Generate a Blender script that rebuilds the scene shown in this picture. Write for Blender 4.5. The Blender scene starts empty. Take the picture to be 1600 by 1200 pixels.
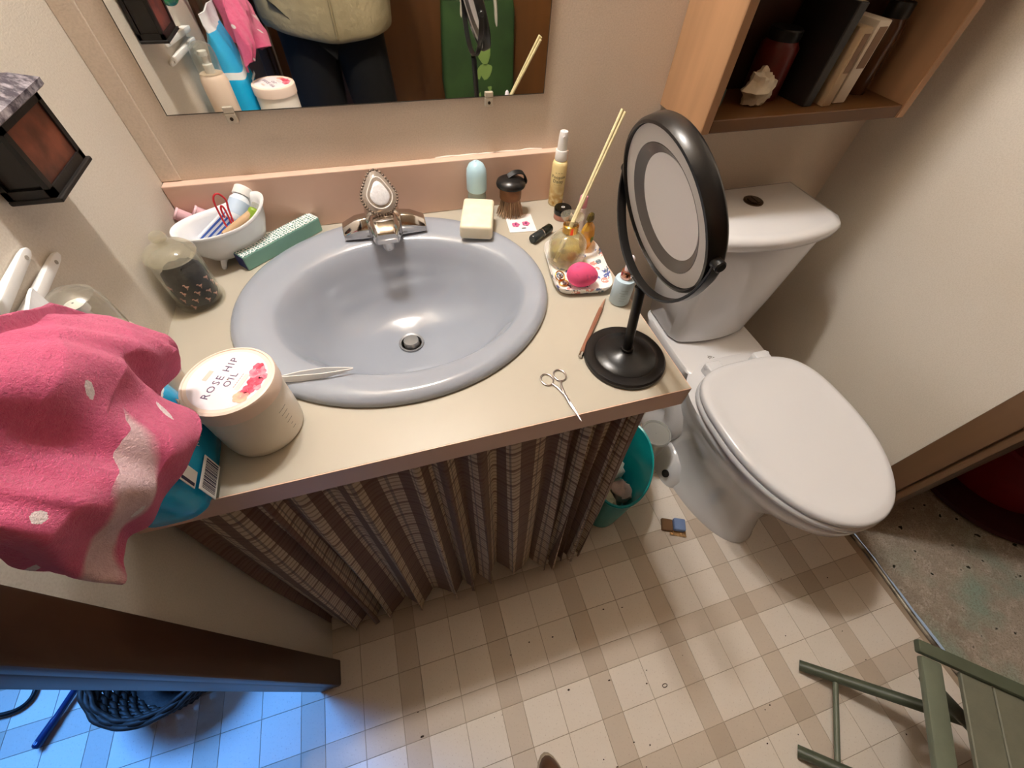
import bpy, bmesh, math, random
from math import sin, cos, pi, radians as RAD, atan2, sqrt
from mathutils import Vector, Matrix, noise as mnoise
random.seed(7)
scene = bpy.context.scene
COL = scene.collection

# ------------------------------------------------------------------ camera
cam_d = bpy.data.cameras.new('camera'); cam = bpy.data.objects.new('camera', cam_d); COL.objects.link(cam)
R_RIGHT = Vector((0.9586, -0.2816, 0.0416)); R_DOWN = Vector((-0.2004, -0.7715, -0.6039)); R_FWD = Vector((0.2021, 0.5706, -0.796))
CAM = Vector((0.357, -0.820, 1.234))
m3 = Matrix((R_RIGHT, -R_DOWN, -R_FWD)).transposed()
cam.matrix_world = Matrix.Translation(CAM) @ m3.to_4x4()
cam_d.sensor_width = 36.0; cam_d.lens = 637.95 * 36.0 / 1600.0; cam_d.clip_start = 0.02
scene.camera = cam

# ------------------------------------------------------------------ world, window light, exposure
scene.view_settings.view_transform = 'Standard'; scene.view_settings.look = 'None'
scene.view_settings.gamma = 1.0; scene.view_settings.use_curve_mapping = False
scene.view_settings.exposure = 0.24
world = bpy.data.worlds.new('world'); scene.world = world; world.use_nodes = True
world.node_tree.nodes['Background'].inputs[0].default_value = (0.75, 0.85, 1.0, 1)
world.node_tree.nodes['Background'].inputs[1].default_value = 0.25
BULB = 425.0          # strength of the vanity bulbs
al = bpy.data.lights.new('hall_window_daylight', 'AREA'); al.shape = 'RECTANGLE'; al.size = 0.8; al.size_y = 0.9
al.energy = 10.0; al.color = (0.09, 0.34, 1.0)
alo = bpy.data.objects.new('hall_window_daylight', al); COL.objects.link(alo)
alo.location = (-0.95, 0.17, 1.40); al.spread = RAD(62)
alo.rotation_euler = (Vector((-0.50, -0.74, 0.0)) - Vector(alo.location)).to_track_quat('-Z', 'Y').to_euler()
scene.cycles.max_bounces = 7; scene.cycles.diffuse_bounces = 4; scene.cycles.glossy_bounces = 4; scene.cycles.transparent_max_bounces = 16

# ------------------------------------------------------------------ colour and materials
def lin(h):
    h = h.lstrip('#'); v = [int(h[i:i+2], 16)/255 for i in (0, 2, 4)]
    return tuple((c/12.92 if c <= .04045 else ((c+.055)/1.055)**2.4) for c in v) + (1.0,)
MATS = {}
class NT:
    def __init__(s, name):
        s.m = bpy.data.materials.new(name); s.m.use_nodes = True; s.t = s.m.node_tree
        s.b = s.t.nodes['Principled BSDF']; MATS[name] = s.m
    def n(s, typ, **kw):
        nd = s.t.nodes.new(typ)
        for k, v in kw.items():
            if k.startswith('i_'):
                key = k[2:]; key = int(key) if key.isdigit() else key
                nd.inputs[key].default_value = v
            else: setattr(nd, k, v)
        return nd
    def l(s, a, b): s.t.links.new(a, b)
    def math(s, op, a, b=None, c=None):
        nd = s.t.nodes.new('ShaderNodeMath'); nd.operation = op
        for i, x in enumerate((a, b, c)):
            if x is None: continue
            if isinstance(x, (int, float)): nd.inputs[i].default_value = x
            else: s.l(x, nd.inputs[i])
        return nd.outputs[0]
    def mix(s, f, a, b):
        nd = s.t.nodes.new('ShaderNodeMix'); nd.data_type = 'RGBA'
        if isinstance(f, (int, float)): nd.inputs[0].default_value = f
        else: s.l(f, nd.inputs[0])
        for sk, x in ((nd.inputs[6], a), (nd.inputs[7], b)):
            if isinstance(x, (tuple, list)): sk.default_value = x
            else: s.l(x, sk)
        return nd.outputs[2]
    def noise(s, scale, detail=3.0, coord='Object', rough=.5, stretch=None):
        tc = s.n('ShaderNodeTexCoord'); src = tc.outputs[coord]
        if stretch:
            mp = s.n('ShaderNodeMapping'); mp.inputs['Scale'].default_value = stretch; s.l(src, mp.inputs[0]); src = mp.outputs[0]
        nd = s.n('ShaderNodeTexNoise'); nd.inputs['Scale'].default_value = scale; nd.inputs['Detail'].default_value = detail
        nd.inputs['Roughness'].default_value = rough
        s.l(src, nd.inputs[0]); return nd.outputs[0]
    def ramp(s, f, p0, p1):
        nd = s.n('ShaderNodeMapRange'); nd.inputs[1].default_value = p0; nd.inputs[2].default_value = p1
        s.l(f, nd.inputs[0]); return nd.outputs[0]
    def bump(s, h, strength, dist=.002):
        nd = s.n('ShaderNodeBump'); nd.inputs['Strength'].default_value = strength; nd.inputs['Distance'].default_value = dist
        s.l(h, nd.inputs['Height']); s.l(nd.outputs[0], s.b.inputs['Normal'])
    def base(s, c):
        if isinstance(c, (tuple, list)): s.b.inputs['Base Color'].default_value = c
        else: s.l(c, s.b.inputs['Base Color'])
def mat(name, col, rough=.5, metal=0., spec=.5, trans=0., ior=1.45, var=0., vscale=30., bump=0., bscale=200., bstretch=None, coat=0., col2=None, emit=0., sss=0., sheen=0., vstretch=None):
    if name in MATS: return MATS[name]
    k = NT(name); c = lin(col) if isinstance(col, str) else col
    if var or col2:
        c2 = lin(col2) if col2 else tuple(x*(1-var) for x in c[:3]) + (1,)
        f = k.ramp(k.noise(vscale, 4, stretch=vstretch), .35, .65); k.base(k.mix(f, c, c2))
    else:
        k.base(c)
        if not bump:                                     # faint grain so no surface is dead flat
            f = k.noise(180., 2); k.base(k.mix(k.ramp(f, .3, .7), c, tuple(x*.95 for x in c[:3])+(1,)))
    b = k.b.inputs
    b['Roughness'].default_value = rough; b['Metallic'].default_value = metal; b['Specular IOR Level'].default_value = spec
    b['Transmission Weight'].default_value = trans; b['IOR'].default_value = ior; b['Coat Weight'].default_value = coat
    if sss: b['Subsurface Weight'].default_value = sss; b['Subsurface Radius'].default_value = (.01, .008, .006)
    if sheen: b['Sheen Weight'].default_value = sheen; b['Sheen Roughness'].default_value = .5
    if bump: k.bump(k.noise(bscale, 3, stretch=bstretch), bump)
    if emit: b['Emission Color'].default_value = c; b['Emission Strength'].default_value = emit
    return k.m

# ------------------------------------------------------------------ mesh helpers
def setprops(o, label=None, cat=None, group=None, kind=None):
    if label: o['label'] = label
    if cat: o['category'] = cat
    if group: o['group'] = group
    if kind: o['kind'] = kind
    return o
def thing(name, label, cat, loc=(0, 0, 0), rot=(0, 0, 0), group=None):
    o = bpy.data.objects.new(name, None); COL.objects.link(o); o.location = loc; o.rotation_euler = rot
    o.empty_display_size = .02
    return setprops(o, label, cat, group)
def obj(name, vf, m, parent=None, loc=(0, 0, 0), rot=(0, 0, 0), smooth=None, label=None, cat=None, group=None, kind=None, uv=None):
    v, f = vf[0], vf[1]
    me = bpy.data.meshes.new(name); me.from_pydata([tuple(x) for x in v], [], f); me.update()
    bm = bmesh.new(); bm.from_mesh(me); bmesh.ops.recalc_face_normals(bm, faces=bm.faces)
    if len(vf) > 2 and uv is None: uv = vf[2]
    if uv:
        lay = bm.loops.layers.uv.new('UVMap'); bm.verts.ensure_lookup_table()
        for fc in bm.faces:
            for lp in fc.loops: lp[lay].uv = uv[lp.vert.index]
    bm.to_mesh(me); bm.free()
    if isinstance(m, str): m = MATS[m]
    me.materials.append(m)
    if smooth is not None:
        me.polygons.foreach_set('use_smooth', [True]*len(me.polygons))
        if smooth < 179: me.set_sharp_from_angle(angle=RAD(smooth))
    o = bpy.data.objects.new(name, me); COL.objects.link(o); o.location = loc; o.rotation_euler = rot
    if parent: o.parent = parent
    return setprops(o, label, cat, group, kind)
def merge(*parts):
    V = []; F = []
    for p in parts:
        b = len(V); V += [Vector(x) for x in p[0]]; F += [tuple(i+b for i in f) for f in p[1]]
    return V, F
def xf(vf, M):
    return ([M @ Vector(v) for v in vf[0]],) + tuple(vf[1:])
def mv(vf, x, y, z): return xf(vf, Matrix.Translation((x, y, z)))
def rotz(vf, a): return xf(vf, Matrix.Rotation(a, 4, 'Z'))
def rotx(vf, a): return xf(vf, Matrix.Rotation(a, 4, 'X'))
def roty(vf, a): return xf(vf, Matrix.Rotation(a, 4, 'Y'))
def box(x0, x1, y0, y1, z0, z1):
    v = [(x, y, z) for x in (x0, x1) for y in (y0, y1) for z in (z0, z1)]
    return v, [(0, 1, 3, 2), (4, 6, 7, 5), (0, 4, 5, 1), (2, 3, 7, 6), (0, 2, 6, 4), (1, 5, 7, 3)]
def from_bm(bm):
    bm.verts.index_update(); v = [x.co.copy() for x in bm.verts]; f = [tuple(x.index for x in fc.verts) for fc in bm.faces]; bm.free(); return v, f
def bevel(vf, w, seg=2, angle=30):
    bm = bmesh.new(); vs = [bm.verts.new(x) for x in vf[0]]
    for f in vf[1]: bm.faces.new([vs[i] for i in f])
    bmesh.ops.recalc_face_normals(bm, faces=bm.faces)
    es = [e for e in bm.edges if len(e.link_faces) == 2 and e.calc_face_angle() > RAD(angle)]
    bmesh.ops.bevel(bm, geom=es, offset=w, segments=seg, profile=.5, affect='EDGES')
    return from_bm(bm)
def rbox(x0, x1, y0, y1, z0, z1, w=.003, seg=2): return bevel(box(x0, x1, y0, y1, z0, z1), w, seg)
def loft(rings, cap0=True, cap1=True, closed=True):
    V = []; F = []; n = len(rings[0])
    for r in rings: V += [Vector(x) for x in r]
    for i in range(len(rings)-1):
        for j in range(n if closed else n-1):
            k = (j+1) % n; F.append((i*n+j, i*n+k, (i+1)*n+k, (i+1)*n+j))
    if closed and cap0: F.append(tuple(range(n))[::-1])
    if closed and cap1: F.append(tuple((len(rings)-1)*n + j for j in range(n)))
    return V, F
def ring(cx, cy, z, a, b=None, n=32, p=2., rot=0.):
    b = a if b is None else b; out = []
    for j in range(n):
        t = 2*pi*j/n; c, s = cos(t), sin(t)
        x = a*math.copysign(abs(c)**(2/p), c); y = b*math.copysign(abs(s)**(2/p), s)
        out.append(Vector((cx + x*cos(rot) - y*sin(rot), cy + x*sin(rot) + y*cos(rot), z)))
    return out
def lathe(prof, n=32, cap0=True, cap1=True):
    return loft([ring(0, 0, z, max(r, 1e-5), n=n) for r, z in prof], cap0, cap1)
def tube(path, r, n=10, caps=True, closed=False):
    P = [Vector(p) for p in path]; m = len(P); R = r if isinstance(r, (list, tuple)) else [r]*m
    T = []
    for i in range(m):
        a = P[(i-1) % m] if closed else P[max(i-1, 0)]; b = P[(i+1) % m] if closed else P[min(i+1, m-1)]
        T.append((b-a).normalized())
    up = Vector((0, 0, 1)) if abs(T[0].z) < .9 else Vector((1, 0, 0))
    N = (up - T[0]*up.dot(T[0])).normalized(); rings = []
    for i in range(m):
        N = (N - T[i]*N.dot(T[i])).normalized(); B = T[i].cross(N)
        rings.append([P[i] + (N*cos(2*pi*j/n) + B*sin(2*pi*j/n))*R[i] for j in range(n)])
    if closed:
        V, F = loft(rings, False, False); k = (m-1)*n
        F += [(k+j, k+(j+1) % n, (j+1) % n, j) for j in range(n)]
        return V, F
    return loft(rings, caps, caps)
def prism(poly, z0, z1):
    return loft([[Vector((x, y, z0)) for x, y in poly], [Vector((x, y, z1)) for x, y in poly]])
def sphere(c, r, n=16, m=10, sc=(1, 1, 1)):
    rr = []
    for i in range(1, m):
        t = pi*i/m; rr.append([Vector((c[0]+r*sc[0]*sin(t)*cos(2*pi*j/n), c[1]+r*sc[1]*sin(t)*sin(2*pi*j/n), c[2]-r*sc[2]*cos(t))) for j in range(n)])
    V, F = loft(rr, False, False); b = len(V)
    V += [Vector((c[0], c[1], c[2]-r*sc[2])), Vector((c[0], c[1], c[2]+r*sc[2]))]
    for j in range(n):
        k = (j+1) % n; F.append((b, k, j)); F.append((b+1, (m-2)*n+j, (m-2)*n+k))
    return V, F
def smoothpath(pts, k=6):
    P = [Vector(p) for p in pts]; out = []
    for i in range(len(P)-1):
        a = P[max(i-1, 0)]; b = P[i]; c = P[i+1]; d = P[min(i+2, len(P)-1)]
        for j in range(k):
            t = j/k; out.append(.5*((2*b) + (c-a)*t + (2*a-5*b+4*c-d)*t*t + (-a+3*b-3*c+d)*t**3))
    out.append(P[-1]); return out
def grid(fn, nu, nv):
    V = []; UV = []; F = []
    for i in range(nu+1):
        for j in range(nv+1):
            V.append(Vector(fn(i/nu, j/nv))); UV.append((i/nu, j/nv))
    for i in range(nu):
        for j in range(nv):
            a = i*(nv+1)+j; F.append((a, a+nv+1, a+nv+2, a+1))
    return V, F, UV
def solid(o, t, offset=-1):
    md = o.modifiers.new('thickness', 'SOLIDIFY'); md.thickness = t; md.offset = offset; return o
def subsurf(o, n=1):
    md = o.modifiers.new('smooth', 'SUBSURF'); md.levels = n; md.render_levels = n; return o
def text(name, body, size, m, parent, M, bend=None, ext=.00012, label=None, spacing=1.0):
    c = bpy.data.curves.new('t', 'FONT'); c.body = body; c.size = size; c.align_x = 'CENTER'; c.align_y = 'CENTER'; c.extrude = ext
    c.space_character = spacing; c.resolution_u = 2
    to = bpy.data.objects.new('t', c); COL.objects.link(to); bpy.context.view_layer.update()
    me = bpy.data.meshes.new_from_object(to.evaluated_get(bpy.context.evaluated_depsgraph_get()))
    v = [x.co.copy() for x in me.vertices]; f = [tuple(q.vertices) for q in me.polygons]
    bpy.data.objects.remove(to); bpy.data.curves.remove(c); bpy.data.meshes.remove(me)
    if bend:                                   # wrap round a vertical cylinder; text x -> angle, y -> height, z -> radius
        v = [Vector(((bend+p.z)*sin(p.x/bend), -(bend+p.z)*cos(p.x/bend), p.y)) for p in v]
    return obj(name, ([M @ p for p in v], f), m, parent, label=label)

Z = 0.769        # counter height
W = 0.726; D = 0.56; XR = 1.514

# ------------------------------------------------------------------ shared materials
def wallmat(name, c, c2):
    k = NT(name); f = k.ramp(k.noise(2.2, 4), .35, .7); fine = k.noise(420, 3, stretch=(1, 1, 1))
    base = k.mix(f, lin(c), lin(c2)); base = k.mix(k.math('MULTIPLY', k.ramp(fine, .4, .7), .16), base, lin('#8f8063')); k.base(base)
    k.b.inputs['Roughness'].default_value = .62; k.b.inputs['Specular IOR Level'].default_value = .3
    weave = k.noise(600, 2, stretch=(.35, .35, 1)); k.bump(weave, .25, .0012)
wallmat('wall_paper', '#ddd6cb', '#d6cdbf')
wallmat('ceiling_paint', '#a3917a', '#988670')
wallmat('wall_paper_back', '#e0d3c3', '#dac9b6')
mat('laminate_cream', '#b6afa0', .36, var=.05, vscale=6, bump=.05, bscale=40, spec=.45)
mat('laminate_tan', '#dfbda9', .42, var=.06, vscale=9, bump=.04, bscale=60)
mat('dark_brown_wood', '#4a2e1c', .42, var=.35, vscale=14, vstretch=(1, 1, .12), bump=.15, bscale=60, bstretch=(1, 1, .08))
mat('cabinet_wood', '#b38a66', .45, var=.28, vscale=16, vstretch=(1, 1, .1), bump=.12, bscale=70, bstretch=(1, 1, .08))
mat('cabinet_wood_shaded', '#6a4828', .45, var=.28, vscale=16, vstretch=(.1, 1, 1), bump=.12, bscale=70, bstretch=(.08, 1, 1))  # same wood for the inner boards, interior shade put into the darker colour
mat('white_plastic', '#efeeec', .35, bump=.02, bscale=30)
mat('chrome', '#c9c4c0', .1, metal=1.0, bump=.01, bscale=20)
mat('black_plastic', '#121212', .38, bump=.02, bscale=60)
mat('black_satin', '#1b1a1a', .3, var=.25, vscale=50, bump=.03, bscale=120)
def glass(name, col, rough=.03, ior=.03, milk=0.):
    # thin-walled glass: tinted see-through plus a fresnel sheen
    k = NT(name); k.t.nodes.remove(k.b); out = k.t.nodes['Material Output']
    tr = k.n('ShaderNodeBsdfTransparent'); tr.inputs[0].default_value = lin(col)
    gl = k.n('ShaderNodeBsdfGlossy'); gl.inputs[0].default_value = (1, 1, 1, 1); gl.inputs['Roughness'].default_value = rough
    lw = k.n('ShaderNodeLayerWeight'); lw.inputs[0].default_value = .5
    bp = k.n('ShaderNodeBump'); bp.inputs['Strength'].default_value = .05; k.l(k.noise(30, 2), bp.inputs['Height']); k.l(bp.outputs[0], gl.inputs['Normal'])
    mx = k.n('ShaderNodeMixShader'); k.l(k.math('ADD', k.math('MULTIPLY', k.math('POWER', lw.outputs['Facing'], 3.0), .7), ior), mx.inputs[0])
    k.l(tr.outputs[0], mx.inputs[1]); k.l(gl.outputs[0], mx.inputs[2])
    if milk:
        df_ = k.n('ShaderNodeBsdfDiffuse'); df_.inputs[0].default_value = lin(col); m2 = k.n('ShaderNodeMixShader'); m2.inputs[0].default_value = milk
        k.l(mx.outputs[0], m2.inputs[1]); k.l(df_.outputs[0], m2.inputs[2]); mx = m2
    k.l(mx.outputs[0], out.inputs[0])
glass('clear_glass', '#f8f8f5', .03, .02, .008); glass('diffuser_glass', '#f3f1e6', .05, .03, .10); glass('clear_plastic', '#eeeee8', .12, .05, .08); glass('pink_plastic_clear', '#f8d2da', .25, .04, .65)
glass('crystal', '#ded4c8', .06, .14, .30); glass('amber_glass', '#eec050', .08, .06, .4); glass('milky_plastic', '#e6e1d6', .2, .04, .45); glass('milky_lid', '#dfe0dc', .15, .05, .35); glass('oil', '#efe4a4', .05, .03, .12)
# ================================================================== THE ROOM
YB = -1.75; HC = 2.45
def struct(name, vf, m, parent=None, **k):
    o = obj(name, vf, m, parent, **k)
    if not parent: o['kind'] = 'structure'
    return o
k = NT('grout'); k.base(k.mix(k.ramp(k.noise(9, 4), .35, .7), lin('#bfae9a'), lin('#a8957f'))); k.b.inputs['Roughness'].default_value = .7
def tilemat(name, c, c2):
    k = NT(name); f = k.ramp(k.noise(7, 4), .3, .7); base = k.mix(f, lin(c), lin(c2))
    speck = k.ramp(k.noise(260, 2), .62, .75); base = k.mix(k.math('MULTIPLY', speck, .35), base, lin('#a28a72')); k.base(base)
    k.b.inputs['Roughness'].default_value = .42; k.bump(k.noise(150, 3), .3, .001)
tilemat('vinyl_pale', '#f2e8dc', '#ebdfd0'); tilemat('vinyl_band', '#dccebe', '#d3c4b2'); tilemat('vinyl_cross', '#cbbba9', '#c0af9b')
floor = struct('floor', box(-.80, XR, YB, 0, -.03, -.0012), 'grout')
# printed sheet vinyl: pairs of pale squares with darker bands both ways
PER = .2235; SQ = .0858; BA = PER - 2*SQ; GX = .650; GY = -.856
def flat(w, h):
    g = .0006
    return bevel(box(g, w-g, g, h-g, -.0012, 0.0), .0004, 1)
protos = {'a': flat(SQ, SQ), 'b': flat(BA, SQ), 'c': flat(SQ, BA), 'd': flat(BA, BA)}
pm = {'a': ('floor_tile', 'vinyl_pale'), 'b': ('band_tile', 'vinyl_band'), 'c': ('band_tile', 'vinyl_band'), 'd': ('crossing_tile', 'vinyl_cross')}
made = {}
def put_tile(kind, x, y):
    w = SQ if kind in 'ac' else BA; h = SQ if kind in 'ab' else BA
    if x < -.80 or x+w > XR+.004 or y < -1.56 or y+h > -.2: return
    if x+w < .66 and y > -.46: return
    if x < -.02 and (y > -.55 or y < -1.12): return
    if kind not in made:
        made[kind] = obj(pm[kind][0], protos[kind], pm[kind][1], floor); o = made[kind]
    else:
        o = made[kind].copy(); COL.objects.link(o); o.parent = floor
    o.location = (x, y, 0)
for i in range(-7, 6):
    for j in range(-5, 5):
        X = GX + i*PER; Y = GY - j*PER       # cell: squares go right of X and in front of Y, band on their far/right side
        for a in range(2):
            for b in range(2): put_tile('a', X + a*SQ, Y - (b+1)*SQ)
            put_tile('b', X + 2*SQ, Y - (a+1)*SQ); put_tile('c', X + a*SQ, Y)
        put_tile('d', X + 2*SQ, Y)
k = NT('hall_vinyl'); k.base(k.mix(k.ramp(k.noise(5, 3), .35, .65), lin('#d8d4d0'), lin('#c6c2c0'))); k.b.inputs['Roughness'].default_value = .38
struct('floor_hall', box(-2.0, -.80, YB, .2, -.03, 0), 'hall_vinyl')
# worn carpet of the room on the right
k = NT('carpet'); n1 = k.ramp(k.noise(3.2, 5, rough=.6), .42, .6); n2 = k.noise(240, 3); n3 = k.ramp(k.noise(34, 6, rough=.8), .50, .66)
base = k.mix(n1, lin('#a99d8d'), lin('#bcb0a0')); base = k.mix(k.math('MULTIPLY', n3, .8), base, lin('#dcd3c6'))
tc = k.n('ShaderNodeTexCoord'); sx = k.n('ShaderNodeSeparateXYZ'); k.l(tc.outputs['Object'], sx.inputs[0])
edge = k.math('MULTIPLY', k.ramp(sx.outputs[1], -.80, -.98), k.ramp(k.noise(6, 4), .44, .62))
base = k.mix(edge, base, lin('#9fb2a2')); base = k.mix(k.math('MULTIPLY', k.ramp(n2, .45, .7), .5), base, lin('#7a6c5c'))
spots = k.ramp(k.noise(34, 2), .68, .72); base = k.mix(spots, base, lin('#2b2a22')); k.base(base)
k.b.inputs['Roughness'].default_value = .95; k.b.inputs['Specular IOR Level'].default_value = .1; k.bump(n2, .9, .004)
def carpet_fn(u, v):
    x = XR+.012+u*1.5; y = YB + v*(1.95)
    return (x, y, .004 + .004*mnoise.noise(Vector((x*22, y*22, 0))) + .003*mnoise.noise(Vector((x*70, y*70, 3))))
struct('floor_carpet', grid(carpet_fn, 110, 140), 'carpet', smooth=180)

wb = struct('wall_back', box(-.03, 1.62, 0, .1, 0, HC), 'wall_paper_back')
struct('wall_left', merge(box(-.03, 0, -.690, 0, 0, HC), box(-.03, 0, YB, -1.52, 0, HC), box(-.03, 0, -1.52, -.690, 2.06, HC)), 'wall_paper')
struct('wall_right', merge(box(XR, XR+.1, -.708, 0, 0, HC), box(XR, XR+.1, YB, -1.55, 0, HC), box(XR, XR+.1, -1.55, -.708, 2.06, HC)), 'wall_paper')
k = NT('brown_panel'); st = k.ramp(k.noise(6, 5, stretch=(1, 1, .07)), .3, .7); k.base(k.mix(st, lin('#7a4f28'), lin('#65401f'))); k.b.inputs['Roughness'].default_value = .45
wf = struct('wall_front', box(-2.1, 3.1, YB-.1, YB, 0, HC), 'brown_panel')
struct('ceiling', box(-2.1, 3.1, YB-.1, .3, HC, HC+.1), 'ceiling_paint')
# brown slab door the bag hangs on
dr = struct('door_1', rbox(.30, 1.42, YB, YB+.035, .008, 2.03, .002, 1), 'brown_panel')
obj('door_knob', rotx(lathe([(.012, 0), (.012, .03), (.026, .04), (.03, .055), (.022, .068), (.001, .07)], 20), RAD(90)), mat('brass', '#a8843e', .25, metal=1, bump=.02), dr, loc=(.36, YB+.035, .96), rot=(0, 0, RAD(180)), smooth=50)
struct('trim_3', merge(rbox(.22, .29, YB, YB+.018, 0, 2.1, .003, 1), rbox(1.43, 1.50, YB, YB+.018, 0, 2.1, .003, 1), rbox(.29, 1.43, YB, YB+.018, 2.04, 2.1, .003, 1)), 'dark_brown_wood')
# casings of the two doorways and their jambs
def casing(pts):
    return merge(*[rbox(*p, .004, 2) for p in pts])
struct('trim_1', casing([(0, .018, -.704, -.650, 0, 2.11), (-.032, .004, -.704, -.690, 0, 2.06), (0, .018, -1.574, -1.52, 0, 2.11), (-.032, .004, -1.52, -1.506, 0, 2.06), (0, .018, -1.52, -.704, 2.06, 2.11)]), 'dark_brown_wood', smooth=40)
mat('tan_casing', '#6d5138', .5, var=.25, vscale=12, vstretch=(1, 1, .12), bump=.1, bscale=60, bstretch=(1, 1, .1))
struct('trim_2', casing([(XR-.016, XR, -.709, -.652, 0, 2.11), (XR-.004, XR+.112, -.727, -.708, 0, 2.06), (XR-.016, XR, -1.60, -1.55, 0, 2.11), (XR-.004, XR+.112, -1.55, -1.53, 0, 2.06), (XR-.016, XR, -1.55, -.709, 2.06, 2.11)]), 'tan_casing', smooth=40)
# corner strips
struct('trim_4', rbox(0, .030, -.0035, 0, Z+.1, HC, .001, 1), 'wall_paper_back')
struct('trim_5', tube([(XR-.008, -.008, 0), (XR-.008, -.008, .50), (XR-.008, -.008, .512)], [.008, .008, .004], 12), mat('brown_corner_bead', '#6a4a30', .5, bump=.05, bscale=40), smooth=40)
# hall and right room shells
struct('wall_hall', merge(box(-2.1, -2.0, YB, .3, 0, HC), box(-2.0, -1.42, .2, .3, 0, HC), box(-.48, -.03, .2, .3, 0, HC), box(-1.42, -.48, .2, .3, 0, .90), box(-1.42, -.48, .2, .3, 1.90, HC)), 'wall_paper')
win = struct('window_1', merge(rbox(-1.46, -1.42, .18, .24, .86, 1.94, .003, 1), rbox(-.48, -.44, .18, .24, .86, 1.94, .003, 1), rbox(-1.42, -.48, .18, .24, 1.90, 1.94, .003, 1), rbox(-1.50, -.40, .16, .24, .84, .90, .003, 1)), 'white_plastic')
obj('pane', box(-1.42, -.48, .218, .222, .90, 1.90), 'clear_glass', win)
struct('wall_room', merge(box(3.0, 3.1, YB, .3, 0, HC), box(1.62, 3.0, .2, .3, 0, HC)), 'ceiling_paint')
# metal threshold between vinyl and carpet
k = NT('threshold_metal'); k.base(k.mix(k.ramp(k.noise(30, 4), .45, .6), lin('#b9b2a4'), lin('#6d6355'))); k.b.inputs['Metallic'].default_value = .6; k.b.inputs['Roughness'].default_value = .38
pth = [(XR-.002+.004*sin(i*1.3), -.735-i*.08, .005+.001*sin(i*2.1)) for i in range(11)]
struct('trim_6', tube(smoothpath(pth, 4), .006, 8), 'threshold_metal', smooth=180)

# ================================================================== COUNTER
ct = thing('countertop', 'cream laminate vanity countertop with tan edge and backsplash around the grey sink', 'countertop')
SX, SY, SA, SB = .342, -.260, .2535, .225
def slab_with_hole(x0, x1, y0, y1, z0, z1, cx, cy, a, b, n=96):
    angs = [2*pi*i/n for i in range(n)] + [atan2(y-cy, x-cx) % (2*pi) for x in (x0, x1) for y in (y0, y1)]
    angs = sorted(set(round(t, 6) for t in angs)); inn = []; out = []
    for t in angs:
        c, s = cos(t), sin(t); inn.append((cx+a*c, cy+b*s))
        ks = []
        if c > 1e-9: ks.append((x1-cx)/c)
        if c < -1e-9: ks.append((x0-cx)/c)
        if s > 1e-9: ks.append((y1-cy)/s)
        if s < -1e-9: ks.append((y0-cy)/s)
        q = min(ks); out.append((cx+q*c, cy+q*s))
    rings = [[Vector((x, y, z)) for x, y in pts] for pts, z in ((inn, z0), (out, z0), (out, z1), (inn, z1), (inn, z0))]
    return loft(rings, False, False)
obj('top', slab_with_hole(0, W-.0015, -D+.0015, 0, Z-.03, Z, SX, SY, SA-.02, SB-.02), 'laminate_cream', ct)
obj('edge_band', merge(box(0, W, -D, -D+.0015, Z-.040, Z-.0004), box(W-.0015, W, -D, 0, Z-.040, Z-.0004), box(0, W-.0015, -D+.0015, -D+.02, Z-.040, Z-.03)), 'laminate_tan', ct, label='tan laminate edge band')
bs = obj('backsplash', rbox(.001, W+.002, -.019, -.0005, Z+.0003, Z+.099, .0015, 2), 'laminate_tan', ct, label='tan laminate backsplash')
caulk = [(.46+i*.012, -.001-.0008*sin(i*1.1), Z+.0985+.0012*abs(sin(i*.7))) for i in range(19)]
obj('caulk_bead', tube(caulk, [.0012+.0009*abs(sin(i*.9)) for i in range(19)], 6), mat('caulk', '#f3e6da', .5, bump=.05), bs, smooth=180)
vp = thing('vanity_side_panel', 'brown wooden panel holding up the right end of the countertop', 'panel', (0, 0, 0))
obj('board', rbox(.700, .716, -.505, -.02, .0, Z-.0405, .002, 1), mat('panel_brown', '#6b452c', .5, var=.3, vscale=15, vstretch=(1, 1, .1), bump=.1), vp)
obj('rail', rbox(.002, .698, -.525, -.507, Z-.075, Z-.0405, .002, 1), 'panel_brown', vp)

# ================================================================== SINK
k = NT('grey_porcelain'); k.base(k.mix(k.ramp(k.noise(4, 3), .4, .6), lin('#9fa5b0'), lin('#999faa'))); k.b.inputs['Roughness'].default_value = .16; k.b.inputs['Coat Weight'].default_value = .4; k.b.inputs['Coat Roughness'].default_value = .08
sk = thing('sink', 'grey oval drop-in sink set into the cream countertop', 'sink', (SX, SY, Z))
def el(dx, dy, a, b, z, n=96): return ring(dx, dy, z, a, b, n)
IX, IY = .3525-SX, -.276-SY
prof = [el(0, 0, SA-.028, SB-.028, -.028), el(0, 0, SA-.024, SB-.024, .0006), el(0, 0, SA, SB, .0008), el(0, 0, SA+.001, SB+.001, .005), el(0, 0, SA-.003, SB-.003, .011), el(0, 0, SA-.010, SB-.010, .0155),
        el(IX*.3, IY*.3, SA-.022, SB-.022, .0165), el(IX*.8, IY*.6, .222, .183, .0145), el(IX, IY, .205, .164, .0115), el(IX, IY, .199, .158, .006), el(IX, IY, .193, .151, -.004),
        el(IX, IY+.002, .182, .141, -.022), el(IX, IY+.004, .168, .130, -.048), el(IX-.002, IY+.008, .148, .114, -.078), el(IX-.004, IY+.014, .118, .091, -.102), el(IX-.005, IY+.018, .078, .060, -.116), el(IX-.006, IY+.021, .040, .034, -.122), el(IX-.006, IY+.022, .0225, .0225, -.1245), el(IX-.006, IY+.022, .021, .021, -.135),
        el(IX-.006, IY+.022, .028, .028, -.14), el(IX-.004, IY+.015, .12, .095, -.116), el(IX, IY+.004, .178, .140, -.05), el(0, 0, SA-.028, SB-.028, -.028)]
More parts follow.
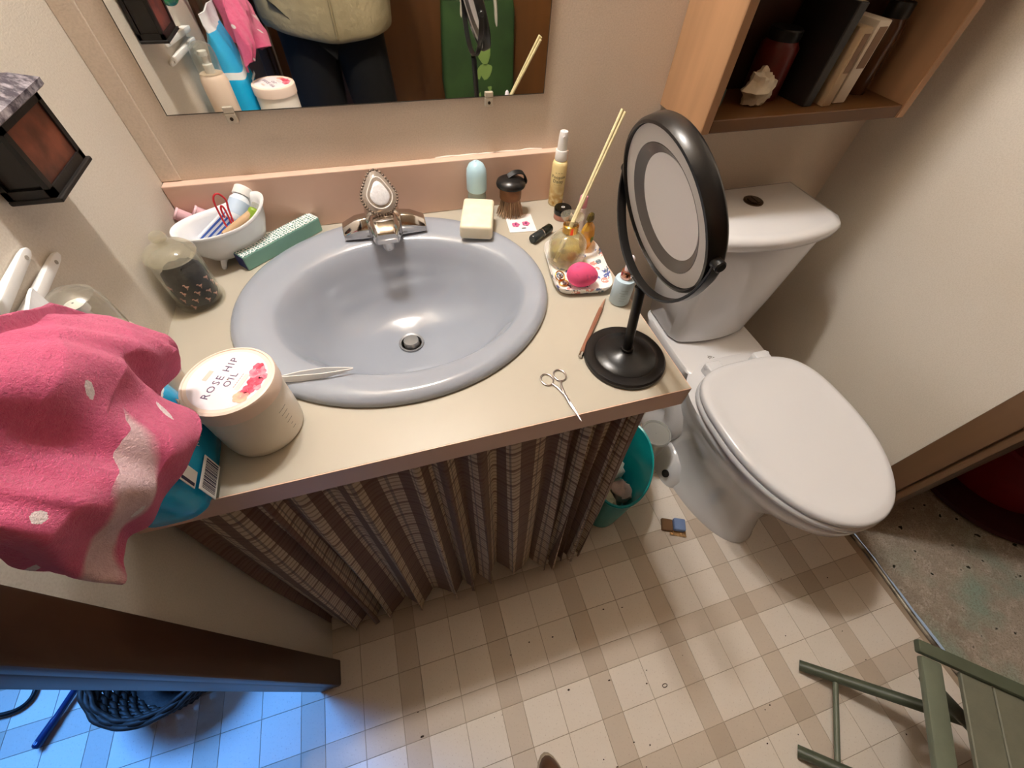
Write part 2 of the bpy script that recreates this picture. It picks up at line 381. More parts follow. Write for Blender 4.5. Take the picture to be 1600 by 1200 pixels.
obj('basin', loft(prof, False, False), 'grey_porcelain', sk, smooth=60)
ds = obj('drain_ring', lathe([(.0195, -.131), (.0195, -.122), (.0235, -.1205), (.024, -.1232), (.0205, -.1250), (.0205, -.131)], 32, False, False), mat('drain_grey', '#8f9093', .35, metal=.3, bump=.02), sk, loc=(IX-.006, IY+.022, 0), smooth=40)
obj('stopper', lathe([(.0145, -.130), (.0145, -.117), (.0135, -.1145), (.001, -.1138)], 32), mat('stopper_grey', '#8d8c8b', .35, metal=.3, bump=.02), sk, loc=(IX-.006, IY+.022, 0), smooth=40, label='dark grey drain stopper')

# ================================================================== FAUCET
fc = thing('faucet', 'chrome single handle faucet with clear teardrop knob behind the sink', 'faucet', (.343, -.088, Z+.0168))
def hexring(w, d, z, cut, y=0, x=0):
    return [Vector((x+a, y+b, z)) for a, b in ((-w, -d+cut), (-w+cut, -d), (w-cut, -d), (w, -d+cut), (w, d-cut), (w-cut, d), (-w+cut, d), (-w, d-cut))]
for s, nm in ((-1, 'wing'), (1, 'wing')):
    pr = [[Vector((s*x, y, z)) for y, z in ((-h2, 0), (-h2, h*.55), (-h2*.45, h), (h2*.45, h), (h2, h*.55), (h2, 0))] for x, h, h2 in ((.026, .034, .022), (.050, .031, .0215), (.0735, .020, .020), (.0745, .017, .0195))]
    obj(nm, bevel(loft(pr), .0018, 2), 'chrome', fc, smooth=35)
body = [hexring(.030, .028, 0, .006), hexring(.030, .028, .022, .006), hexring(.031, .026, .036, .008, .002), hexring(.026, .022, .044, .008, .006), hexring(.018, .016, .048, .006, .010)]
bd = obj('body', bevel(loft(body), .0015, 2), 'chrome', fc, smooth=35)
sp = [[Vector((x, y, z)) for x, z in ((-w, z0), (-w, z0+h*.6), (-w+c, z0+h), (w-c, z0+h), (w, z0+h*.6), (w, z0))] for y, w, z0, h, c in ((-.018, .029, .010, .034, .008), (-.040, .027, .013, .033, .008), (-.062, .022, .015, .027, .006), (-.071, .0185, .016, .020, .004))]
obj('spout', bevel(loft(sp), .002, 2), 'chrome', fc, smooth=35)
obj('aerator', lathe([(.0095, -.001), (.0105, .002), (.0105, .0155)], 20), 'chrome', fc, loc=(0, -.056, 0), smooth=40)
# teardrop acrylic handle with a beaded rim
def tear(a, z, n=48, kk=.35):
    out = []
    for j in range(n):
        t = 2*pi*j/n; r = a*(1 + kk*max(0, sin(t))**6)
        out.append(Vector((r*cos(t)*(1-.16*max(0, sin(t))), r*sin(t), z)))
    return out
hd = obj('knob', loft([tear(.014, -.012), tear(.026, -.007), tear(.0305, 0), tear(.0300, .004), tear(.0255, .009), tear(.020, .0115)], True, True), 'crystal', fc, loc=(.001, -.005, .068), rot=(RAD(55), RAD(4), RAD(8)), smooth=30)
obj('silver_cap', bevel(loft([tear(.0165, .0118), tear(.0165, .0132), tear(.0125, .0142)]), .0004, 1), mat('silver_flake', '#f2f2f5', .3, metal=.15, var=.12, vscale=160, bump=.5, bscale=300), hd, smooth=40, label='bright silver teardrop cap')
beads = merge(*[sphere((p.x*1.02, p.y*1.02, .0035), .0026, 8, 6) for p in tear(.0300, 0, 40)])
obj('inner_ring', tube([Vector((p.x, p.y, .0108)) for p in tear(.0215, 0, 40)], .0012, 6, closed=True), mat('ring_white', '#f2ece6', .2, metal=.2, bump=.02), hd, smooth=180)
obj('beaded_rim', beads, mat('bead_brown', '#857468', .2, metal=.4, bump=.03), hd, smooth=180)
obj('neck', lathe([(.013, .040), (.0115, .048), (.010, .054)], 20), 'chrome', fc, loc=(.001, .004, 0), smooth=40)

# ================================================================== WALL MIRROR
wm = thing('wall_mirror', 'frameless rectangular wall mirror held by small clear clips above the backsplash', 'mirror', (0, -.002, 0))
k = NT('mirror_silver'); k.base(lin('#f2f2ee')); k.b.inputs['Metallic'].default_value = 1.0
k.l(k.ramp(k.noise(6, 3), -2.0, 60.0), k.b.inputs['Roughness']); k.b.inputs['Roughness'].default_value = .015
for l_ in list(k.t.links):
    if l_.to_socket == k.b.inputs['Roughness']: k.t.links.remove(l_)
obj('glass', box(.063, .667, -.004, 0, Z+.197, Z+1.0), 'mirror_silver', wm)
mat('mirror_edge', '#5b5348', .4, bump=.02)
obj('edge', merge(box(.0615, .063, -.0038, .0005, Z+.1955, Z+1.0), box(.667, .6685, -.0038, .0005, Z+.1955, Z+1.0), box(.063, .667, -.0038, .0005, Z+.1955, Z+.197)), 'mirror_edge', wm)
for x in (.148, .565):
    c = obj('clip', merge(rbox(-.0075, .0075, -.007, -.0045, -.002, .007, .001, 1), rbox(-.0075, .0075, -.007, .001, -.016, -.0025, .001, 1)), mat('clip_plastic', '#d8cdba', .3, trans=.3, bump=.02), wm, loc=(x, 0, Z+.197))
    obj('screw', rotx(lathe([(.0026, 0), (.0026, .0012), (.001, .0018)], 10), RAD(90)), mat('rusty_screw', '#3a2d22', .5, metal=.6, bump=.1), c, loc=(0, -.0068, -.0095), smooth=40)

# vanity light above the mirror
vl = thing('vanity_light', 'chrome bar with two round bulbs high above the wall mirror', 'lamp', (.345, 0, 2.18))
obj('bar', rbox(-.17, .17, -.03, 0, -.05, .05, .004, 2), 'chrome', vl)
k = NT('bulb_glow'); k.base((1, 1, 1, 1)); k.b.inputs['Emission Color'].default_value = (1.0, .965, .92, 1); k.b.inputs['Emission Strength'].default_value = BULB
k.l(k.mix(k.ramp(k.noise(5, 1), 0, 1), (1.0, .965, .92, 1), (1.0, .96, .915, 1)), k.b.inputs['Emission Color'])
for x in (-.07, .07):
    sck = obj('socket', rotx(lathe([(.022, 0), (.022, .03), (.016, .035)], 20), RAD(90)), 'chrome', vl, loc=(x, -.03, 0), smooth=40)
    obj('bulb', sphere((0, -.072, 0), .042, 24, 14), 'bulb_glow', sck, smooth=180)
# ================================================================== TOILET
k = NT('white_porcelain'); k.base(k.mix(k.ramp(k.noise(3, 2), .4, .6), lin('#e4e4e6'), lin('#dedee0'))); k.b.inputs['Roughness'].default_value = .14; k.b.inputs['Coat Weight'].default_value = .3
mat('seat_plastic', '#e2e3e6', .2, spec=.5, bump=.01, bscale=8)
TX = 1.172
tl = thing('toilet', 'white two-piece toilet with closed oval lid beside the vanity', 'toilet', (TX, 0, 0))
def egg(cy, f, b, hw, z, n=64, pb=2.6, pf=2.0):
    out = []
    for j in range(n):
        t = 2*pi*j/n; c, s = cos(t), sin(t); p = pb if s > 0 else pf; L = b if s > 0 else f
        out.append(Vector((hw*math.copysign(abs(c)**(2/p), c), cy + L*math.copysign(abs(s)**(2/p), s), z)))
    return out
ped = [egg(-.42, .262, .20, .118, 0, pb=4), egg(-.42, .262, .20, .118, .012, pb=4), egg(-.42, .255, .195, .112, .03, pb=4), egg(-.42, .235, .19, .102, .10, pb=4), egg(-.425, .225, .18, .098, .17, pb=4), egg(-.44, .245, .18, .108, .235, pb=3.5),
       egg(-.465, .275, .20, .138, .295, pb=3), egg(-.485, .285, .21, .165, .345, pb=3), egg(-.49, .285, .22, .176, .375, pb=3), egg(-.49, .284, .22, .178, .392, pb=3), egg(-.49, .275, .21, .170, .398, pb=3), egg(-.49, .22, .15, .12, .398, pb=3)]
obj('bowl', loft(ped), 'white_porcelain', tl, smooth=60)
deck = [ring(0, -.19, .29, .10, .14, 48, 5), ring(0, -.19, .33, .125, .145, 48, 5), ring(0, -.19, .39, .135, .15, 48, 6), ring(0, -.19, .3965, .130, .145, 48, 6)]
dk = obj('rear_deck', loft(deck), 'white_porcelain', tl, smooth=50)
# small printed mark on the deck
mk = merge(*[rotz(box(-.0011+i*.004, .0004+i*.004, -.007+i*.0008, .006-i*.001, 0, .0003), -.2+i*.05) for i in range(3)] + [box(.0115, .0145, -.006, -.0035, 0, .0003), box(-.004, .012, -.0005, .0005, 0, .0003)])
obj('printed_mark', mk, mat('print_grey', '#6a6560', .6, bump=.02), dk, loc=(-.045, -.268, .3966), rot=(0, 0, .05), label='small grey printed mark')
# trapway bulges and bolt hole at the side
trap = smoothpath([(-.075, -.24, .30), (-.080, -.29, .25), (-.082, -.33, .17), (-.083, -.30, .10), (-.08, -.25, .05)], 6)
obj('trapway', tube(trap, [.050+.004*sin(i*.4) for i in range(len(trap))], 16), 'white_porcelain', tl, smooth=180)
ft = obj('foot', loft([ring(-.095, -.40, 0, .048, .075, 32, 3), ring(-.095, -.40, .04, .046, .072, 32, 3), ring(-.090, -.39, .085, .035, .055, 32, 2.5), ring(-.085, -.38, .105, .018, .03, 32)]), 'white_porcelain', tl, smooth=50)
obj('bolt_hole', rotx(roty(lathe([(.0125, 0), (.0125, .003), (.010, .0035)], 20), RAD(-62)), RAD(0)), mat('hole_dark', '#1a120c', .8, bump=.05), ft, loc=(-.139, -.435, .045), smooth=40, label='dark bolt hole')
# tank
def tk(cy, hw, fr, bk, z, bow):
    out = []; n = 20
    for j in range(n+1):
        t = j/n; x = hw*(2*t-1); out.append(Vector((x, cy - fr - bow*(1-(2*t-1)**2) + .022*max(0, (abs(2*t-1)-.85)/.15)**2, z)))
    for x in (1, .5, 0, -.5, -1): out.append(Vector((hw*x*.98, cy+bk, z)))
    return out
tank = [tk(-.13, .115, .06, .07, .40, .02), tk(-.13, .122, .066, .075, .405, .022), tk(-.13, .138, .072, .08, .52, .026), tk(-.13, .155, .078, .085, .68, .030), tk(-.13, .160, .08, .088, .722, .030)]
tn = obj('tank', bevel(loft(tank), .004, 2, 50), 'white_porcelain', tl, smooth=50)
lid = [tk(-.13, .163, .086, .090, .7225, .03), tk(-.13, .170, .093, .092, .728, .032), tk(-.13, .172, .095, .093, .744, .033), tk(-.13, .168, .091, .090, .754, .032), tk(-.13, .155, .078, .080, .7575, .028)]
ld = obj('tank_lid', loft(lid), 'white_porcelain', tl, smooth=60)
fb = obj('flush_button', lathe([(.0225, 0), (.0225, .0025), (.020, .0040), (.0165, .0038)], 28), mat('dark_chrome', '#5a4a3c', .2, metal=1, bump=.02), ld, loc=(0, -.108, .7575), smooth=35, label='round dark chrome flush button')
for s in (-1, 1):
    obj('half_button', bevel(prism([(s*.0012, -.0145), (s*.008, -.0125), (s*.013, -.007), (s*.0148, 0), (s*.013, .007), (s*.008, .0125), (s*.0012, .0145)], .0038, .0056), .0006, 1), 'dark_chrome', fb)
# seat and lid
def lidring(sc, z, back=-.325):
    out = egg(-.515, .262*sc, .19*sc, .182*sc, z, 72, 3.2, 2.05)
    return out
obj('seat', loft([lidring(.985, .3985), lidring(1.0, .402), lidring(1.0, .412), lidring(.985, .4165)]), 'seat_plastic', tl, smooth=50)
lidm = [lidring(.97, .4185), lidring(.985, .420), lidring(.992, .428), lidring(.985, .4355), lidring(.965, .4400), lidring(.90, .4412), lidring(.83, .4385), lidring(.74, .4368), lidring(.35, .4385), lidring(.05, .4388)]
lo = obj('lid', loft(lidm), 'seat_plastic', tl, smooth=70)
for s in (-1, 1):
    hg = obj('hinge', rbox(-.022, .022, -.018, .014, 0, .034, .005, 3), 'seat_plastic', tl, loc=(s*.075, -.318, .397), smooth=40)
    obj('hinge_pin', roty(lathe([(.006, -.024), (.0075, -.023), (.0075, .023), (.006, .024)], 14), RAD(90)), 'seat_plastic', hg, loc=(0, .004, .026), smooth=40)

# ================================================================== WALL CABINET above the toilet
CX0, CX1, CY0, CZ0, CZ1 = .920, 1.400, -.148, .932, 1.70
cb = thing('wall_cabinet', 'open wooden wall cabinet with shaded interior above the toilet tank', 'cabinet', (0, -.001, 0))
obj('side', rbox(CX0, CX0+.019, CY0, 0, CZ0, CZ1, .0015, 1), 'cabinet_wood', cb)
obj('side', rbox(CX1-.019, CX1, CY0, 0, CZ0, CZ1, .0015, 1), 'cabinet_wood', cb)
obj('bottom_board', rbox(CX0+.0195, CX1-.0195, CY0+.002, -.0065, CZ0, CZ0+.022, .0015, 1), 'cabinet_wood_shaded', cb)
obj('top_board', rbox(CX0+.0195, CX1-.0195, CY0+.002, -.0065, CZ1-.02, CZ1, .0015, 1), 'cabinet_wood_shaded', cb)
obj('middle_shelf', rbox(CX0+.0195, CX1-.0195, CY0+.012, -.0065, 1.235, 1.251, .0015, 1), 'cabinet_wood_shaded', cb)
obj('back_board', box(CX0+.0195, CX1-.0195, -.006, -.0005, CZ0, CZ1), mat('cabinet_back_shaded', '#3a2114', .6, var=.3, vscale=12, bump=.05), cb)  # back board colour darkened to carry the shade inside the cabinet
fl = CZ0 + .0222
# things standing in it
mat('shell_white', '#e9dfca', .55, var=.15, vscale=60, bump=.4, bscale=90)
def shell():
    V, F = sphere((0, 0, .024), .024, 22, 14, (1.25, .9, 1))
    out = []
    for v in V:
        d = (v - Vector((0, 0, .024))); a = atan2(d.z, d.x); t = abs(sin(a*3.5))**6
        kx = 1 + .35*t*(1 if abs(d.y) < .016 else .4) + .12*sin(d.y*260)
        w = Vector((0, 0, .024)) + d*kx; w.z = max(w.z, 0.0); out.append(w)
    return out, F
obj('conch_shell', shell(), 'shell_white', loc=(1.065, -.085, fl), rot=(0, 0, .4), smooth=25, label='spiky off-white conch shell at the left end of the cabinet floor', cat='shell')
def jarlid(name, x, y, r, h, m, label, cat):
    o = thing(name, label, cat, (x, y, fl))
    obj('body', lathe([(r*.96, 0), (r, .004), (r, h*.75), (r*.85, h*.82), (r*.8, h*.84)], 24), m, o, smooth=40)
    obj('cap', lathe([(r*.82, h*.84), (r*.84, h*.86), (r*.84, h*.98), (r*.78, h)], 24), 'black_plastic', o, smooth=40)
    return o
jarlid('dark_red_jar', 1.106, -.050, .034, .105, mat('deep_red', '#5a1512', .35, var=.2, bump=.03), 'dark red jar behind the conch shell in the cabinet', 'jar')
bk = thing('dark_book', 'black bound book standing right of the dark red jar', 'book', (1.160, -.066, fl), (0, RAD(3), .1))
obj('cover', rbox(-.011, .011, -.055, .055, 0, .15, .002, 2), mat('book_black', '#15100d', .5, bump=.1), bk); obj('pages', box(-.0085, .0085, -.052, .0555, .003, .1505), mat('page_cream', '#b9a888', .8, var=.1, vscale=300, bump=.1), bk)
def pack(name, x, y, w, d, h, m, m2, label, rz):
    o = thing(name, label, 'box', (x, y, fl), (0, 0, rz))
    obj('carton', rbox(-w/2, w/2, -d/2, d/2, 0, h, .0025, 2), m, o, smooth=40)
    obj('label_panel', box(-w*.25, w*.38, -d/2-.0006, -d/2+.0002, h*.45, h*.93), m2, o)
    return o
mat('carton_white', '#d9cdbb', .5, var=.08, bump=.05); mat('carton_tan', '#b79f7f', .55, var=.1, bump=.05); mat('label_brown', '#7a5b3f', .5, bump=.02)
pack('slim_carton', 1.205, -.098, .022, .055, .118, 'carton_tan', 'label_brown', 'slim tan carton standing beside the white carton in the cabinet', .08)
pack('white_carton', 1.246, -.085, .030, .060, .125, 'carton_white', 'label_brown', 'white carton with brown label, frontmost box in the cabinet', .05)
jarlid('brown_bottle', 1.331, -.060, .026, .14, mat('brown_glass_dark', '#4a2d18', .2, var=.2, bump=.03), 'brown bottle with black cap at the right end of the cabinet', 'bottle')
jarlid('teal_tin', .980, -.075, .019, .034, mat('teal_tin', '#3b5a58', .5, var=.2, bump=.05), 'small teal tin in the left corner of the cabinet', 'tin')

# ================================================================== ROUND TABLETOP MIRROR
mt = thing('makeup_mirror', 'black round lighted makeup mirror on a stand at the counter corner', 'mirror', (.654, -.482, Z))
obj('base', lathe([(.060, 0), (.0615, .002), (.0615, .006), (.059, .0085), (.050, .0095), (.0455, .0085), (.044, .0100), (.030, .0125), (.012, .0165), (.009, .019)], 64), 'black_satin', mt, smooth=35)
C0 = Vector((.643-.654, -.472+.482, 1.004-Z)); RR = .0915
obj('stem', tube([(0, 0, .016), (C0.x*.8, C0.y*.8, C0.z-RR-.016), (C0.x, C0.y, C0.z-RR-.010)], [.0068, .0068, .006], 16), 'black_satin', mt, smooth=60)
obj('collar', lathe([(.0075, 0), (.0095, .002), (.0095, .006), (.0075, .008)], 20), 'black_satin', mt, loc=(.001, .001, .017), smooth=40)
# head: local x = pivot axis (world y), local y = up, local z = face normal
head = bpy.data.objects.new('head', None); COL.objects.link(head); head.parent = mt; head.empty_display_size = .02
TT = RAD(17.5); bvec = Vector((-sin(TT), 0, cos(TT))); nvec = Vector((-cos(TT), 0, -sin(TT))); avec = bvec.cross(nvec)
Mh = Matrix((avec, bvec, nvec)).transposed().to_4x4(); Mh.translation = C0
COL.objects.unlink(head); bpy.data.objects.remove(head)
def hxf(vf): return xf(vf, Mh)
hs = obj('housing', hxf(lathe([(RR-.016, -.012), (RR-.006, -.014), (RR-.001, -.012), (RR+.001, -.009), (RR+.001, .004), (RR-.001, .008), (RR-.004, .0085), (RR-.005, .002), (RR-.005, -.0065), (.001, -.0066)], 72, True, False)), 'black_satin', mt, smooth=40)
mat('diffuser_grey', '#d2cec9', .4, bump=.02, bscale=20); mat('diffuser_inner', '#6d6863', .35, metal=.3, bump=.02)
obj('light_ring', hxf(lathe([(RR-.0052, -.006), (RR-.0052, .0048), (RR-.022, .0042), (RR-.0225, -.006)], 72, False, False)), 'diffuser_grey', hs, smooth=40, label='frosted grey light ring')
obj('inner_bezel', hxf(lathe([(RR-.0225, -.006), (RR-.0225, .0044), (RR-.0345, -.0030), (RR-.035, -.006)], 72, False, False)), 'diffuser_inner', hs, smooth=40)
obj('glass', hxf(lathe([(RR-.035, -.0062)]+[(q_, -.0055+(q_*q_)/.55*.5) for q_ in [(RR-.0345)*(1-i_/14) for i_ in range(14)]]+[(.0008, -.0055)], 72, False, True)), mat('painted_reflection', '#f7f4f2', .4, bump=.02), hs, smooth=30)  # mirror's reflection painted as one even pale tone
# yoke: half ring in the vertical plane through the pivots
yp = []
for i in range(33):
    t = pi + pi*i/32; yp.append((Vector((0, cos(t), sin(t))), Vector((0, cos(t)*1, sin(t)*1))))
Vy = []
rings = []
for d, _ in yp:
    r0, r1 = RR+.0035, RR+.007; hw = .006
    rings.append([C0 + d*r0 + Vector((-hw, 0, 0)), C0 + d*r1 + Vector((-hw, 0, 0)), C0 + d*r1 + Vector((hw, 0, 0)), C0 + d*r0 + Vector((hw, 0, 0))])
obj('yoke', bevel(loft(rings), .0008, 1, 50), 'black_satin', mt, smooth=40)
for s in (-1, 1):
    pv = obj('pivot', rotx(lathe([(.006, -.0048), (.006, .0048), (.0045, .0062)], 16), RAD(-90*s)), 'black_satin', mt, loc=C0+Vector((0, s*(RR+.005), 0)), smooth=40)
obj('rivet', roty(lathe([(.0022, 0), (.0022, .0012), (.001, .0016)], 10), RAD(-90)), 'chrome', mt, loc=C0+Vector((-.006, .012, -RR-.0045)), smooth=40)

# ================================================================== CURTAIN under the counter
k = NT('plaid_cloth'); uvn = k.n('ShaderNodeUVMap'); sp_ = k.n('ShaderNodeSeparateXYZ'); k.l(uvn.outputs[0], sp_.inputs[0])
U, Vv = sp_.outputs[0], sp_.outputs[1]
def stripe(x, per, duty, ph=0.):
    f = k.math('FRACT', k.math('ADD', k.math('DIVIDE', x, per), ph)); return k.math('LESS_THAN', f, duty)
big = stripe(U, .052, .52); thin = stripe(U, .052, .07, .35); hb = stripe(Vv, .0125, .30); hb2 = stripe(Vv, .05, .16)
base = k.mix(k.math('MULTIPLY', hb, .55), lin('#cdb898'), lin('#6b4624'))
base = k.mix(k.math('MULTIPLY', hb2, .7), base, lin('#6a4026')); base = k.mix(k.math('MULTIPLY', thin, .6), base, lin('#5a4a48'))
base = k.mix(k.math('MULTIPLY', big, .88), base, lin('#623818')); k.base(base)
k.b.inputs['Roughness'].default_value = .85; k.b.inputs['Sheen Weight'].default_value = .2; k.bump(k.noise(500, 2), .3, .001)
def curtain(x0, x1, folds, seed, name, label, ztop, hem, spread=0., y0=-.5335, amp=.020):
    rnd = random.Random(seed); nu, nv = int(folds*14), 40; V = []; UVs = []; F = []
    ph = [rnd.uniform(-.6, .6) for _ in range(int(folds)+2)]; am = [rnd.uniform(.7, 1.25) for _ in range(int(folds)+2)]
    L = 0; prev = None; cols = []
    for i in range(nu+1):
        t = i/nu; fi = int(min(t*folds, folds-1e-6)); cols.append((t, fi))
    for i, (t, fi) in enumerate(cols):
        for j in range(nv+1):
            s = j/nv; a = amp*am[fi]*(.35+.9*s)
            w = 2*pi*folds*(t + .030*sin(6.3*t*2.3+seed) + .012*sin(6.3*t*5.1+2*seed))
            x = x0 + (x1-x0)*t + spread*s*(t-.5) + .35*a*sin(2*w+ph[fi]*.5)*s + .006*s*sin(3.1*t*folds+seed)
            y = y0 - .030*s - .002 + a*(sin(w) - .35) + .004*s*sin(7*t+5*s+seed)
            z = ztop + (hem(t) - ztop)*s
            V.append(Vector((max(x, .006), min(y, -.5275), z)))
            if i and j == nv//2: pass
        p = V[-1-nv//2]
        if prev is not None: L += (Vector((p.x, p.y, 0))-Vector((prev.x, prev.y, 0))).length
        prev = p
        for j in range(nv+1): UVs.append((L, (ztop - V[i*(nv+1)+j].z)))
    for i in range(nu):
        for j in range(nv):
            a = i*(nv+1)+j; F.append((a, a+nv+1, a+nv+2, a+1))
    o = obj(name, (V, F), 'plaid_cloth', smooth=180, label=label, cat='curtain', uv=UVs, group='plaid curtain under the counter')
    return o
curtain(.012, .555, 9, 3, 'curtain_panel', 'wide left panel of the brown plaid curtain under the countertop', Z-.0415, lambda t: .026 + .060*max(0, sin(min(1, max(0, (t-.55)/.42))*pi))**2 + .007*sin(t*34), spread=.03)
curtain(.560, .682, 4, 8, 'curtain_panel', 'narrow right panel of the brown plaid curtain beside the teal bin', Z-.0415, lambda t: .035 + .03*t + .006*sin(t*19), spread=-.02, amp=.02)
# ================================================================== THINGS ON THE COUNTER
# --- glass jar with flamingo cloth
gj = thing('glass_jar', 'lidded glass jar holding black flamingo-print cloth by the left wall', 'jar', (.0385, -.197, Z+.0003)); gj.scale = (.95, .95, .92)
obj('jar', lathe([(.001, 0), (.034, 0), (.0365, .003), (.0365, .010), (.0345, .014), (.0345, .078), (.0335, .086), (.0335, .0895), (.0315, .0895), (.0315, .086), (.0325, .078), (.0325, .014), (.030, .006), (.001, .0055)], 40, False, False), 'clear_glass', gj, smooth=35)
li = obj('lid', lathe([(.001, .0895), (.0305, .0895), (.0345, .0905), (.0365, .094), (.0355, .099), (.028, .106), (.014, .111), (.0075, .113), (.0070, .117), (.0105, .120), (.0115, .125), (.0085, .130), (.001, .1315)], 40, False, False), 'diffuser_glass', gj, smooth=40)
cl = lathe([(.001, .0062), (.024, .0064), (.0300, .014), (.0308, .03), (.0302, .052), (.029, .062), (.022, .070), (.010, .066), (.001, .064)], 36, False, False)
cv = []
for v in cl[0]:
    n_ = mnoise.noise(Vector((v.x*90, v.y*90, v.z*60))); kk = 1 - .06*abs(n_)
    cv.append(Vector((v.x*kk, v.y*kk, v.z + (.010*n_ if v.z > .05 else 0))))
co = obj('folded_cloth', (cv, cl[1]), mat('black_cloth', '#262120', .9, var=.3, vscale=80, bump=.3, bscale=300), gj, smooth=180, label='black cloth with small pink flamingos')
mat('flamingo_pink', '#d9a79a', .8, bump=.03)
def flamingo():
    pts = [(-.0030, .0022, .0007), (-.0026, .0032, .0007), (-.0014, .0030, .0007), (-.0009, .0018, .0007), (-.0008, .0005, .0008), (.0006, .0000, .0014), (.0026, .0006, .0010), (.0036, .0014, .0003)]
    body = tube([(x, y, 0) for x, y, _ in pts], [r for *_, r in pts], 6)
    leg = merge(tube([(.0006, -.0006, 0), (.0008, -.0048, 0)], .00032, 5), tube([(.0014, -.0006, 0), (.0020, -.0026, 0), (.0010, -.0034, 0)], .00032, 5))
    return merge(body, leg)
fl_ = flamingo()
for i, (a, h) in enumerate([(-80, .052), (-48, .046), (-17, .050), (-98, .040), (-64, .036), (-34, .030), (-2, .036), (-112, .026), (-80, .024), (-50, .018), (-20, .018), (14, .022), (-96, .012), (28, .044), (-128, .048)]):
    t = RAD(a); r = .0311
    M = Matrix.Translation((r*cos(t), r*sin(t), h)) @ Matrix.Rotation(t+pi/2, 4, 'Z') @ Matrix.Rotation(pi/2, 4, 'X') @ Matrix.Rotation(RAD(-15+10*(i % 3)), 4, 'Z') @ Matrix.Scale(1.15, 4)
    obj('flamingo', xf(fl_, M), 'flamingo_pink', co, smooth=60)

# --- bathtub dish
TU = (.084, -.083); TY = RAD(29)
tub = thing('bathtub_dish', 'white ceramic miniature bathtub dish on claw feet in the back corner', 'dish', (TU[0], TU[1], Z+.0003), (0, 0, TY))
k = NT('ceramic_white'); k.base(k.mix(k.ramp(k.noise(20, 3), .3, .7), lin('#f1f2f4'), lin('#e6e8ea'))); k.b.inputs['Roughness'].default_value = .18
def tubring(L, w, z0, zr, n=48, zoff=0., cx=0.):
    out = []
    for j in range(n):
        t = 2*pi*j/n; c, s = cos(t), sin(t); x = L*math.copysign(abs(c)**.85, c); y = w*s*(1-.06*c)
        u = x/.075; out.append(Vector((cx+x, y, z0 + zr*(.020*max(0, u)**2 + .003*max(0, -u)**2) + zoff)))
    return out
tr = [tubring(.030, .018, .010, 0), tubring(.045, .026, .014, 0), tubring(.058, .033, .028, .1), tubring(.067, .038, .046, .5), tubring(.0715, .041, .060, 1), tubring(.0755, .0445, .063, 1), tubring(.0770, .0458, .0655, 1), tubring(.0755, .0445, .068, 1), tubring(.071, .041, .0675, 1), tubring(.067, .0375, .060, 1), tubring(.062, .034, .044, .5), tubring(.052, .028, .026, .1), tubring(.030, .016, .0165, 0)]
obj('tub', loft(tr), 'ceramic_white', tub, smooth=60)
for x, y in ((-.032, -.018), (-.032, .018), (.034, -.02), (.034, .02)):
    obj('foot', tube(smoothpath([(x*.8, y*.9, .017), (x, y, .010), (x*1.12, y*1.15, .003), (x*1.2, y*1.25, .0028)], 4), [.006, .0058, .0055, .005, .005, .0048, .0046, .0044, .0043, .0042, .004, .0034, .0028], 10), 'ceramic_white', tub, smooth=180)
Mt = Matrix.Translation((TU[0], TU[1], Z)) @ Matrix.Rotation(TY, 4, 'Z')
def intub(x, y, z): return Mt @ Vector((x, y, z))
# contents: pill bottle, striped packet, clip, pencil stub, green capsule
def lay(o, p, d, roll=0):
    q = Vector(d).to_track_quat('Z', 'Y').to_euler(); o.location = p; o.rotation_euler = q; return o
pb = thing('pill_bottle', 'small white bottle with white screw cap lying in the bathtub dish', 'bottle')
obj('bottle', lathe([(.001, 0), (.0115, .0), (.0125, .002), (.0125, .030), (.010, .034), (.009, .036)], 28, False, True), mat('bottle_frost', '#e4ecf4', .3, bump=.02), pb, smooth=40)
obj('label_band', lathe([(.01265, .007), (.01265, .027)], 28, False, False), mat('pale_blue_label', '#bcd0e6', .5, bump=.02), pb, smooth=60)
obj('cap', lathe([(.0115, .0362), (.0118, .037), (.0118, .047), (.0105, .0485), (.001, .0488)], 28, True, False), 'white_plastic', pb, smooth=40)
pb.scale = (1.25,)*3; lay(pb, intub(.018, .010, .055), Mt.to_3x3() @ Vector((.62, .35, .42)))
sp2 = thing('striped_packet', 'flat blue and white striped packet leaning in the bathtub dish', 'packet')
obj('sleeve', rbox(-.011, .011, -.0025, .0025, 0, .058, .001, 1), mat('packet_white', '#e6ebf5', .4, bump=.02), sp2)
for i in range(4): obj('stripe', box(-.0095+i*.0053, -.0072+i*.0053, -.0029, .0029, .001, .056), mat('stripe_blue', '#3d5fb4', .4, bump=.02), sp2)
sp2.scale = (1.25,)*3; lay(sp2, intub(-.038, .010, .036), Mt.to_3x3() @ Vector((.80, .05, .36))); sp2.rotation_euler.rotate_axis('Z', RAD(80))
pc = thing('red_paper_clip', 'large red paper clip upright in the bathtub dish', 'paper clip')
clipp = smoothpath([(-.004, 0, .012), (-.005, 0, .030), (-.0065, 0, .042), (0, 0, .050), (.0065, 0, .042), (.0055, 0, .012), (.002, 0, .004), (-.001, 0, .008), (-.001, 0, .030), (.001, 0, .036), (.003, 0, .031), (.003, 0, .022)], 6)
obj('wire', tube(clipp, .00115, 8), mat('red_vinyl', '#c22a34', .35, bump=.02), pc, smooth=180)
pc.scale = (1.3,)*3; lay(pc, intub(.006, -.016, .046), Mt.to_3x3() @ Vector((.10, .18, .9))); pc.rotation_euler.rotate_axis('Z', RAD(25))
pn = thing('pencil_stub', 'short wooden cosmetic pencil with dark tip lying in the bathtub dish', 'pencil')
obj('shaft', lathe([(.0045, .010), (.005, .012), (.005, .052), (.0045, .0525)], 12), mat('pencil_wood', '#c9a983', .5, var=.15, bump=.05), pn, smooth=40)
